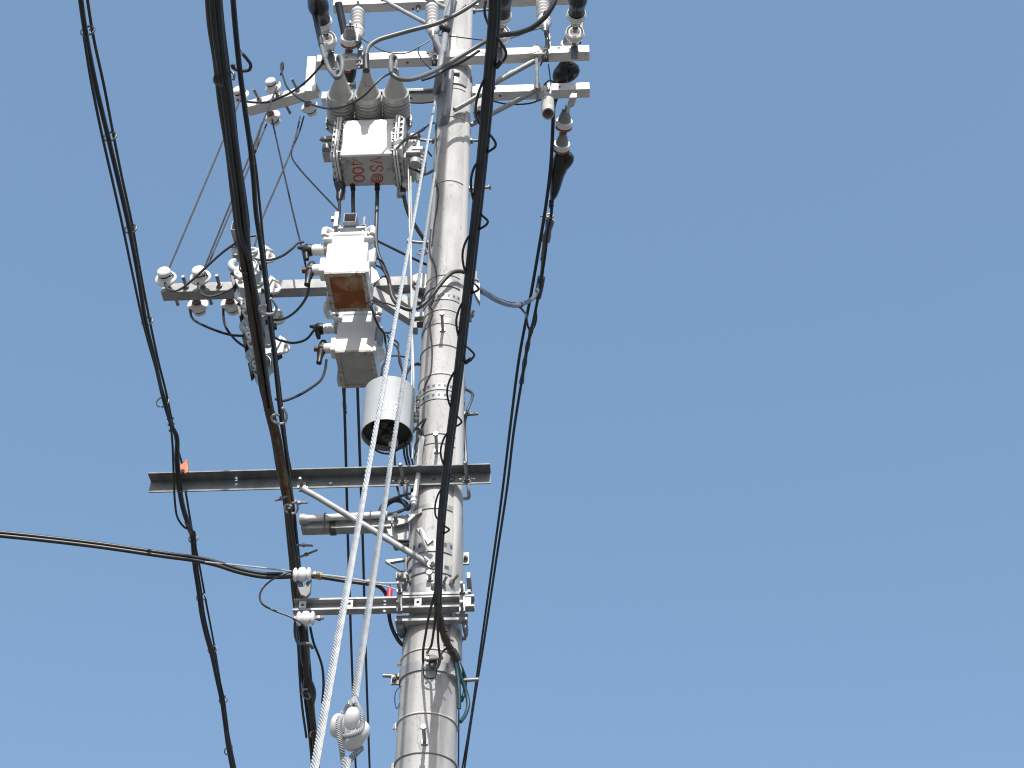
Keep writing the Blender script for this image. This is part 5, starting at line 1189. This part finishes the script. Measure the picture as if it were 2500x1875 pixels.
lobe(7, -22, -.035, 19, 28, 22, -10, 'lobe'); lobe(-28, -4, .0, 19, 30, 23, -8, 'lobe'); lobe(17, 20, .015, 27, 42, 27, -36, 'lobe'); lobe(-4, 12, .012, 27, 33, 20, -10, 'core')
lp1 = [b2_, I(20, -55, -.0), I(30, -35, -.02), I(33, -10, -.035), I(29, 6, -.05), I(12, 17, -.055), I(-8, 22, -.05), I(-22, 24, -.01), I(-25, 0, .03), I(-14, -40, .045), I(6, -62, .01), b2_]
ins.part('upper_loop', MB().strand(lp1[:-2], .0064, 5, 12, 5), strand); ins.part('upper_loop', MB().strand([b2_, I(4, -60, .0), I(-4, -48, .015), I(-8, -30, .03)], .0075, 5, 4, 4), strand)
bot = Z(842, 1885, 3.12)
lp2 = [bot, I(-14, 80, -.06), I(-18, 50, -.06), I(-24, 15, -.05), I(-26, -12, -.03), I(-18, -26, .0), I(0, -18, .04)]
ins.part('lower_loop', MB().strand(lp2, .0068, 5, 10, 5), strand)
ins.part('lower_loop', MB().strand([bot, I(-4, 88, -.03), I(4, 76, -.01), I(18, 62, .0), I(30, 50, .02)], .0078, 5, 6, 4), strand)
d_ = (bot - Z(856, 1700, 3.38)).normalized(); d_ = (b2_ - a2_).normalized(); gnd = bot + d_ * (bot.z / -d_.z)
ins.part('lower_strand', MB().strand([bot - d_ * .04, bot + d_ * .8], .0115, 8, 9, 2), strand); ins.part('anchor_strand', MB().tube([bot + d_ * .75, gnd], .009, 8, 1), strand)

t = Thing('line_conductor', 'covered line conductor leaving the pole top over the street', 'cable', Vector((PX - .03, PY - .2, 10.75)), 'line conductors over the street')
cA = lambda dd, zz=10.72: Vector((PX - .035 + dd * .044, PY - dd, zz))
t.part('wire', MB().tube([cA(.15), cA(4), cA(9, 10.55), cA(22, 10.3)], .010, 8, 3), rubber)
t.part('cover', MB().tube([cA(1.75), cA(3.75, 10.69)], .026, 12, 2), guard)
# ================================================================== street cables (running along the street, over the camera)
def HL(l, h0, h1): n = len(l); return [H(q[0], q[1], h0 + (h1 - h0) * i / (n - 1) if len(q) < 3 else q[2]) for i, q in enumerate(l)]
def shift(pts, dx, dz): return [p + rt * dx + az * dz for p in pts]
def wob(pts, amp, seed):
    rng = random.Random(seed); return [p + rt * rng.uniform(-amp, amp) + az * rng.uniform(-amp, amp) for p in pts]
# --- outer cable with messenger and hanger rings
hL = 4.45
cabL = Thing('street_cable', 'black street cable hung from a messenger wire by small rings, outermost', 'cable', H(440, 1180, hL))
path = [(193, -30, 4.25), (208, 75, 4.25), (232, 200, 4.27), (264, 335, 4.3), (290, 445, 4.32), (316, 560, 4.34), (337, 670, 4.36), (356, 787, 4.39), (378, 880, 4.41), (402, 985, 4.43), (418, 1038, 4.44)]
c = HL(path, 0, 0); cabL.part('sheathed_cable', MB().tube(c, .0095, 10, 5), sheath)
low = HL([(431, 1065, 4.44), (432, 1120, 4.44), (438, 1190, 4.42), (447, 1240, 4.42), (460, 1280, 4.42), (468, 1300, 4.42)], 0, 0)
cabL.part('sheathed_cable', MB().tube([c[-1]] + low, lambda t: .0095 + .004 * min(1, t * 3), 10, 5), sheath)
thin = HL([(205, 88, 4.22), (223, 200, 4.23), (247, 320, 4.25), (272, 430, 4.27), (300, 555, 4.3), (326, 680, 4.34), (350, 790, 4.37), (382, 905, 4.40), (410, 1000, 4.42), (420, 1070, 4.42), (424, 1160, 4.41), (427, 1225, 4.40), (434, 1265, 4.40), (450, 1287, 4.40), (462, 1293, 4.41), (472, 1310, 4.42)], 0, 0)
cabL.part('thin_cable', MB().tube(thin, .0058, 8, 5), sheath)
mess = HL([(209, -30, 4.32), (227, 85, 4.32), (254, 210, 4.34), (275, 320, 4.36), (297, 430, 4.38), (322, 545, 4.4), (342, 660, 4.42), (364, 775, 4.44), (386, 880, 4.45), (406, 960, 4.46), (420, 1030, 4.47), (430, 1080, 4.48), (444, 1130, 4.50)], 0, 0)
cabL.part('messenger_wire', MB().tube(mess, .0058, 8, 4), sheath_brown)
mess2 = HL([(444, 1150, 4.50), (454, 1205, 4.48), (466, 1278, 4.45), (472, 1310, 4.44), (485, 1370, 4.4), (503, 1470, 4.35), (522, 1570, 4.3), (540, 1680, 4.25), (556, 1780, 4.2), (580, 1900, 4.15)], 0, 0)
cabL.part('messenger_wire', MB().tube(mess2, .0058, 8, 4), sheath_brown)
lowc = HL([(468, 1300, 4.42), (471, 1330, 4.38), (475, 1380, 4.34), (484, 1440, 4.3), (492, 1500, 4.26), (503, 1550, 4.23), (517, 1600, 4.21), (530, 1660, 4.18), (541, 1710, 4.14), (548, 1760, 4.1), (556, 1820, 4.06), (570, 1895, 4.0)], 0, 0)
cabL.part('sheathed_cable', MB().tube(lowc, .0115, 10, 5), sheath); cabL.part('thin_cable', MB().tube(shift(lowc, .012, .01), .006, 8, 5), sheath)
cabL.part('grey_sleeve', MB().tube(HL([(456, 1272), (462, 1288), (468, 1303)], 4.42, 4.42), .0145, 10, 3), grey_cable)
for k in range(3): cabL.part('tie', MB().ring(HL([(395, 958 + k * 40)], 4.43, 4.43)[0] if False else H(416 + k * 2, 1022 + k * 14, 4.44), Vector((.1, 1, -.5)), .014, .004, 14, 6), sheath)
def hanger(thing, p, q, r, m=hang_green, wd=.0036):
    """open ring round the cable at p, its hook over the messenger at q"""
    n_ = Vector((.12, 1, .05)).normalized(); c_ = p.lerp(q, .35); mb = MB().ring(c_, n_, r, wd, 26, 7, -185, 160, (q - p))
    mb.tube([c_ + (q - p).normalized() * r, q + az * .012, q + Vector((-.004, .03, .012))], wd * .8, 6, 4)
    thing.part('hanger_ring', mb, m)
for (u, v, hh), (mu, mv, mh) in (((208, 77, 4.25), (225, 72, 4.32)), ((265, 338, 4.3), (277, 325, 4.36)), ((316, 562, 4.34), (325, 552, 4.4)), ((356, 788, 4.39), (366, 778, 4.44)), ((470, 1320, 4.4), (476, 1305, 4.44)), ((487, 1462, 4.29), (497, 1450, 4.36)), ((515, 1590, 4.22), (524, 1578, 4.3)), ((543, 1712, 4.14), (549, 1702, 4.24)), ((553, 1838, 4.05), (566, 1825, 4.18))):
    hanger(cabL, H(u, v, hh), H(mu, mv, mh), .025)
for u, v, hh in ((393, 985, 4.43),): hanger(cabL, H(u, v, hh), H(404, 975, 4.46), .030)
# orange clip on the angle iron
oc = Thing('cable_clip', 'orange plastic clip standing on the outer end of the angle iron arm', 'clip', P(446, 1156, FA + .03))
oc.part('body', MB().plate([(436, 1156), (434, 1140), (442, 1133), (450, 1128), (451, 1122), (456, 1120), (457, 1140), (459, 1151), (458, 1156)], FA + .02, .035), orange, bevel=.004)
oc.part('wing', MB().plate([(434, 1155), (433, 1142), (439, 1138), (443, 1155)], FA + .0, .018), orange, bevel=.003)
oc.part('wing', MB().plate([(450, 1156), (453, 1122), (457, 1121), (460, 1152)], FA - .005, .018), orange, bevel=.003)
oc.part('screw', bolt(MB(), P(446, 1150, FA - .01), P(446, 1150, FA + .06), .006, .012, (.1,)), steel)

# --- thick bundle that passes beside the pole and is carried by the short arms
bun = Thing('cable_bundle', 'thick black bundle of street cables with brown spiral wrapping lower down', 'cable bundle', H(715, 1280, 4.2))
base = [(519, -40, 4.0), (528, 60, 4.0), (537, 150, 4.02), (553, 260, 4.04), (567, 370, 4.06), (581, 470, 4.08), (592, 560, 4.1), (603, 640, 4.12), (617, 730, 4.14), (629, 810, 4.16), (641, 900, 4.18), (656, 990, 4.2), (672, 1060, 4.22), (688, 1140, 4.24), (703, 1220, 4.25), (712, 1300, 4.25), (719, 1370, 4.24), (728, 1450, 4.22), (737, 1530, 4.2), (746, 1620, 4.16), (755, 1700, 4.13), (764, 1780, 4.1), (774, 1895, 4.05)]
bp_ = HL(base, 0, 0)
offs = [(-.017, .006, .0125), (.012, -.004, .014), (-.003, -.014, .0105), (.019, .011, .0095), (-.006, .012, .012), (.002, .0, .010)]
for k, (dx, dz, r) in enumerate(offs):
    rng = random.Random(40 + k); q = []
    for i, p in enumerate(bp_):
        f_ = 1 + .45 * max(0, min(1, (i - 12) / 4)) - .35 * max(0, (i - 18) / 4)
        a_ = (i * .25 if i > 8 else 2.0) * .5
        x_ = dx * math.cos(a_) - dz * math.sin(a_) if i > 6 else dx; z_ = dx * math.sin(a_) + dz * math.cos(a_) if i > 6 else dz
        q.append(p + rt * (x_ * f_ + rng.uniform(-.003, .003)) + az * (z_ * f_ + rng.uniform(-.003, .003)))
    bun.part('sheathed_cable', MB().tube(q, r, 10, 4), sheath if k % 3 else sheath_brown)
for k, (i0, i1, dx, dz, r) in enumerate(((11, 14, .006, -.016, .013), (13, 19, -.012, -.014, .0135), (13, 18, .008, -.020, .0135), (15, 19, -.002, -.022, .012))):
    q = [p + rt * dx + az * dz for p in bp_[i0:i1]]; bun.part('spiral_wrap', MB().strand(q, r, 1, 60, 4), brown_wrap if k != 3 else sheath_brown)
# side strands leaving and rejoining
for k, l in enumerate(([(594, 640, 4.12), (606, 760, 4.13), (621, 850, 4.15), (630, 900, 4.16), (633, 930, 4.16), (636, 950, 4.17), (645, 985, 4.18), (665, 1070, 4.2)], [(611, 640, 4.1), (628, 740, 4.12), (640, 830, 4.14), (648, 900, 4.15), (660, 980, 4.17), (671, 1040, 4.18)],
                       [(729, 1440, 4.22), (723, 1490, 4.15), (721, 1540, 4.13), (727, 1568, 4.13), (731, 1640, 4.12), (737, 1720, 4.1), (748, 1800, 4.08)], [(757, 1530, 4.2), (766, 1570, 4.16), (778, 1600, 4.13), (787, 1630, 4.12), (790, 1670, 4.1), (787, 1715, 4.08)])):
    bun.part('loose_cable', MB().tube(HL(l, 0, 0), .006 if k < 2 else .0075, 8, 5), sheath)
bun.part('loose_cable', MB().tube(HL([(706, 1240, 4.1), (716, 1310, 4.06), (727, 1375, 4.04), (731, 1420, 4.03), (729, 1455, 4.02), (723, 1500, 4.0), (720, 1540, 4.0), (725, 1566, 4.02), (735, 1572, 4.08)], 0, 0), .0085, 8, 5), sheath)
bun.part('closure', MB().tube(HL([(742, 1580), (748, 1640), (752, 1690)], 4.17, 4.12), lambda t: .022 + .006 * math.sin(t * 9), 12, 4), sheath)
bun.part('closure', MB().tube(HL([(757, 1660), (764, 1690), (766, 1720)], 4.12, 4.1), lambda t: .020 * math.sin(math.pi * (t * .8 + .15)), 12, 4), mid_cable)
bun.part('grey_sleeve', MB().tube(HL([(729, 1571), (742, 1571), (755, 1573), (763, 1582)], 4.12, 4.12), .010, 10, 4), grey_cable)
for (u0, v0), (u1, v1) in (((708, 1228), (751, 1227)), ((716, 1331), (764, 1332)), ((722, 1364), (774, 1343)), ((700, 1212), (672, 1222))):
    bun.part('clamp_stud', bolt(MB(), H(u0, v0, 4.2), H(u1, v1, 4.2), .006, .011, (.45,), 8), steel)
# smaller cable alongside with big open hooks
c2 = [(566, -40, 4.1), (574, 60, 4.1), (584, 160, 4.1), (597, 260, 4.1), (611, 360, 4.12), (619, 440, 4.13), (625, 520, 4.14), (637, 600, 4.16), (650, 700, 4.18), (658, 780, 4.2), (668, 850, 4.21), (677, 940, 4.23), (686, 1020, 4.25), (698, 1100, 4.27), (708, 1180, 4.28), (718, 1260, 4.28), (726, 1340, 4.27), (733, 1420, 4.25)]
side = Thing('side_cable', 'single black cable beside the thick bundle, held by open grey hooks', 'cable', H(650, 700, 4.18))
side.part('sheathed_cable', MB().tube(HL(c2, 0, 0), .0098, 10, 4), sheath)
m3 = [(577, 105, 4.16), (590, 150, 4.14), (604, 300, 4.17), (622, 390, 4.18), (636, 520, 4.2), (648, 640, 4.21), (660, 740, 4.22), (672, 850, 4.24), (684, 950, 4.26), (692, 1020, 4.28), (703, 1110, 4.3), (713, 1160, 4.3)]
side.part('messenger_wire', MB().tube(HL(m3[2:], 0, 0), .0052, 8, 4), sheath_brown)
def hook(l, hh, m=hang_grey, w_=.0058): side.part('hook', MB().tube([H(u, v, hh - (.10 if hh > 4.15 else 0)) for u, v in l], w_, 8, 5), m)
hook([(585, 118), (591, 130)], 4.12, hang_grey, .002)
hook([(592, 131), (604, 145), (612, 158), (609, 170), (598, 173), (580, 171), (569, 165), (567, 160), (574, 160)], 4.11, hang_green, .0062)
hook([(661, 728), (670, 740), (675, 752), (672, 763), (658, 767), (642, 764), (634, 756), (636, 748), (650, 745)], 4.17)
hook([(690, 995), (698, 1008), (700, 1020), (695, 1032), (682, 1034), (668, 1029), (663, 1020), (668, 1013), (682, 1014)], 4.24)
hook([(722, 1222), (727, 1236), (724, 1250), (712, 1254), (698, 1248), (695, 1238), (701, 1232), (712, 1236)], 4.26)
hook([(752, 1690), (757, 1700), (752, 1706), (742, 1702), (738, 1692), (742, 1683), (752, 1682)], 4.1)
hook([(770, 1780), (774, 1792), (768, 1800), (760, 1798), (758, 1790), (764, 1783), (774, 1784)], 4.08)
def bring(u, v, hh, r, m=hang_green): bun.part('hanger_ring', MB().ring(H(u, v, hh), Vector((.1, 1, .15)), r, .0042, 26, 7, -210, 80, Vector((.6, 0, 1))), m)
bring(547, 190, 4.02, .036); bring(606, 650, 4.11, .036); bring(636, 888, 4.16, .046)

# --- cable coming in from the side street, dead-ended on the channel arm
sp = Thing('service_cable', 'black service cable coming in from the open side to the channel arm', 'cable', P(500, 1372, -.5))
pl_ = [(-40, 1304), (100, 1318), (250, 1336), (400, 1358), (480, 1369), (530, 1380), (580, 1396), (640, 1408), (690, 1409), (730, 1407), (780, 1409), (840, 1418), (900, 1426), (925, 1432), (942, 1450), (948, 1480), (952, 1515), (962, 1545), (980, 1572), (995, 1580)]
oo = [-.75, -.68, -.6, -.52, -.46, -.42, -.38, -.34, -.30, -.27, -.25, -.22, -.2, -.18, -.14, -.1, -.07, -.05, -.04, -.02]
base_ = [P(u, v, o_) for (u, v), o_ in zip(pl_, oo)]
sp.part('sheathed_cable', MB().tube(base_, .0098, 10, 5), sheath)
sp.part('sheathed_cable', MB().tube([p + az * .014 - ay * .006 for p in base_[:9]], .0085, 10, 5), sheath)
sp.part('messenger_wire', MB().tube(PO([(500, 1372, -.45), (600, 1382, -.38), (690, 1392, -.33), (722, 1397, -.29)], 0), .004, 8, 3), strand)
sp.part('messenger_wire', MB().tube(PO([(760, 1401, -.28), (840, 1410, -.25), (900, 1420, -.22), (935, 1424, -.19), (985, 1424, -.16)], 0), .0055, 8, 3), strand)
sp.part('tail_wire', MB().tube(PO([(905, 1424, -.22), (945, 1432, -.18), (975, 1442, -.16)], 0), .0035, 6, 3), strand)
sp.part('tape_band', MB().tube(PO([(771, 1404, -.262), (786, 1407, -.256)], 0), .019, 12, 1), tape); sp.part('tape_band', MB().tube(PO([(896, 1421, -.2), (904, 1423, -.2)], 0), .018, 12, 1), tape)
sp.part('loop_wire', MB().tube(PO([(728, 1390, -.3), (700, 1400, -.32), (665, 1415, -.34), (641, 1437, -.34), (634, 1456, -.33), (640, 1474, -.32), (668, 1490, -.31), (705, 1504, -.3), (735, 1520, -.29), (752, 1540, -.27)], 0), .0048, 8, 5), mid_cable)
def spool(p, label, dx):
    t = Thing('spool_insulator', label, 'insulator', p, 'white spool insulators on the channel arm')
    pr = [(.012, -.048), (.026, -.046), (.036, -.040), (.038, -.033), (.030, -.026), (.022, -.023), (.030, -.019), (.038, -.012), (.040, 0), (.038, .012), (.030, .019), (.022, .023), (.030, .026), (.038, .033), (.036, .040), (.026, .046), (.012, .048)]
    t.part('spool', MB().lathe(p, ax, [(r * .92, h * .92) for r, h in pr], 28), porcelain, smooth=60)
    t.part('bolt', bolt(MB(), p - ax * .062, p + ax * .085, .0085, .016, (.05, .8)), steel)
    return t
s1_ = spool(P(738, 1403, -.285), 'white spool insulator above the channel arm, gripping the service cable', 0)
s1_.part('hook_plate', MB().plate([(722, 1415), (736, 1424), (740, 1432), (748, 1420), (760, 1410), (758, 1446), (748, 1458), (733, 1452), (727, 1436)], -.27, .02), galv_dark, bevel=.004)
s2_ = spool(P(747, 1510, -.22), 'white spool insulator below the channel arm', 0)
s2_.part('tie_wire', MB().ring(P(747, 1510, -.22), ax, .026, .004, 22, 6), steel)
tg = Thing('warning_tag', 'small crimson tag hanging behind the channel arm by the pole', 'tag', P(953, 1440, -.17))
tg.part('tag', MB().tube(PO([(954, 1434), (952, 1440), (951, 1450), (950, 1466)], -.17), lambda t: .006 + .008 * min(1, t * 3), 12, 4), crimson); tg.part('tie', MB().tube(PO([(952, 1428), (953, 1436)], -.17), .003, 6, 1), steel_dark)

# --- drop cable bundle from over the street to the pole front
drop = Thing('drop_cable', 'thick black drop cable slanting across the pole with a wire snaking round it', 'cable', Z(1074, 1300, 6.2))
h0d = 3.42
dp = [(1211, -40, 3.3), (1206, 60, 3.3), (1197, 160, 3.31), (1189, 260, 3.32), (1178, 380, 3.33), (1167, 490, 3.34), (1156, 590, 3.35), (1145, 690, 3.36), (1133, 790, 3.37), (1122, 890, 3.38), (1110, 990, 3.39), (1097, 1090, 3.40), (1086, 1190, 3.41), (1078, 1270, 3.42), (1073, 1350, 3.42), (1070, 1430, 3.42), (1069, 1480, 3.42)]
dq = HL(dp, 0, 0)
for k, (dx, dz, r) in enumerate(((-.0075, .0, .0105), (.0075, .003, .0105), (.001, -.008, .0085))): drop.part('sheathed_cable', MB().tube([p + rt * dx + az * dz for p in dq], r, 10, 4), sheath)
tail = HL([(1069, 1470, 3.42), (1072, 1500, 3.43), (1080, 1540, 3.42), (1090, 1565, 3.42), (1102, 1590, 3.42), (1112, 1608, 3.42)], 0, 0)
drop.part('taped_tail', MB().tube(tail, lambda t: .017 + .0022 * math.sin(t * 26), 12, 6), sheath_brown)
for k, l in enumerate(([(1064, 1440), (1048, 1500), (1039, 1550), (1033, 1590), (1034, 1620), (1042, 1640)], [(1066, 1460), (1062, 1510), (1056, 1560), (1052, 1578), (1046, 1588), (1042, 1595)], [(1068, 1470), (1069, 1520), (1070, 1570), (1074, 1604)], [(1062, 1380), (1056, 1440), (1047, 1500), (1040, 1560)])[:3]):
    drop.part('loose_cable', MB().tube(HL(l, 3.42, 3.36), .0058, 8, 5), sheath_brown)
snake = [(1186, 0), (1184, 35, -1), (1196, 66), (1220, 100), (1235, 126), (1233, 142), (1214, 162), (1196, 178, -1), (1183, 193), (1166, 235), (1161, 272), (1170, 300, -1), (1190, 322), (1209, 347), (1209, 358), (1190, 372), (1174, 388, -1), (1160, 404), (1150, 438), (1153, 478), (1164, 505, -1), (1176, 525), (1191, 540), (1187, 549), (1170, 560), (1158, 570, -1), (1145, 577), (1131, 608), (1130, 640), (1138, 668), (1150, 684, -1), (1166, 700), (1168, 707), (1150, 717), (1138, 728, -1), (1127, 742), (1114, 780), (1117, 812), (1126, 833, -1), (1146, 852), (1158, 866), (1152, 876), (1128, 890, -1), (1110, 907), (1094, 940), (1092, 965), (1100, 994), (1112, 1011, -1), (1127, 1029), (1122, 1036), (1106, 1045, -1), (1090, 1060), (1077, 1090), (1076, 1110), (1082, 1132), (1090, 1150, -1), (1098, 1160), (1111, 1168), (1092, 1180, -1), (1075, 1198), (1064, 1225), (1062, 1245), (1067, 1265, -1), (1084, 1283), (1097, 1293), (1083, 1303)]
sn = []
for q in snake:
    u, v = q[0], q[1]; j = max(0, min(len(dp) - 2, next((i for i in range(len(dp) - 1) if dp[i + 1][1] >= v), len(dp) - 2)))
    f_ = (v - dp[j][1]) / (dp[j + 1][1] - dp[j][1]); hh = dp[j][2] + (dp[j + 1][2] - dp[j][2]) * f_
    sn.append(H(u, v, hh + (.022 if len(q) > 2 else -.006)))
drop.part('snaking_wire', MB().tube(sn, .0040, 7, 4), sheath)
for l in ([(1225, 148), (1212, 164)], [(1150, 876), (1136, 886)]): drop.part('wire_end', MB().tube(HL(l, 3.3 if l[0][1] < 300 else 3.375, 3.3 if l[0][1] < 300 else 3.375), .0075, 8, 1), rubber)
for k, (u, v, du, dv) in enumerate(((1078, 1528, -4, 8), (1082, 1536, 12, 6), (1098, 1560, 9, 5), (1092, 1572, -8, 4))): drop.part('tape_flap', MB().tube([H(u, v, 3.42), H(u + du, v + dv, 3.41)], .006, 6, 1), rubber)
# dead-end clevis on the pole front
de = Thing('dead_end', 'rusty clevis with wire loops where the drop cable ties to the pole', 'clevis', PP(1050, 1612, .03))
de.part('clevis', MB().plate([(1044, 1600), (1056, 1596), (1066, 1600), (1066, 1614), (1055, 1630), (1046, 1620)], -.19, .035), steel_dark, bevel=.006)
de.part('bolt', bolt(MB(), P(1036, 1610, -.2), P(1082, 1606, -.2), .008, .015, (.1, .75)), steel)
de.part('terminal', MB().plate([(1039, 1592), (1047, 1589), (1048, 1600), (1040, 1602)], -.20, .02), copper, bevel=.002)
for du in (0, 4): de.part('wire_loop', MB().tube(PO([(1036, 1628 + du * .5), (1034, 1640 + du), (1038, 1652 + du * .5), (1050, 1656 + du * .4), (1062, 1653), (1066, 1642), (1064, 1626)], -.175), .0026, 6, 5), rubber)
de.part('wire_loop', MB().tube(PO([(1074, 1604, -.2), (1080, 1592, -.2), (1090, 1584, -.2), (1100, 1586, -.19), (1108, 1590, -.17)], 0), .006, 8, 5), mid_cable)
de.part('lead_wire', MB().tube(PO([(1072, 1604, -.19), (1072, 1618, -.19), (1066, 1632, -.19)], 0), .008, 8, 4), mid_cable)
for l, r in (([(1110, 1605, -.12), (1116, 1640, -.1), (1121, 1690, -.09), (1121, 1730, -.08)], .0095), ([(1112, 1606, -.1), (1124, 1650, -.06), (1138, 1690, -.03), (1143, 1720, -.03), (1136, 1745, -.05), (1124, 1762, -.08)], .0095), ([(1114, 1606, -.08), (1128, 1635, -.03), (1135, 1655, .0), (1134, 1690, .02), (1126, 1712, .02)], .009)):
    de.part('teal_hose', MB().tube(PO(l, 0), r, 12, 5), teal)
de.part('hose_collar', MB().tube(PO([(1104, 1588, -.15), (1112, 1600, -.13), (1116, 1612, -.11)], 0), .019, 12, 3), mid_cable)
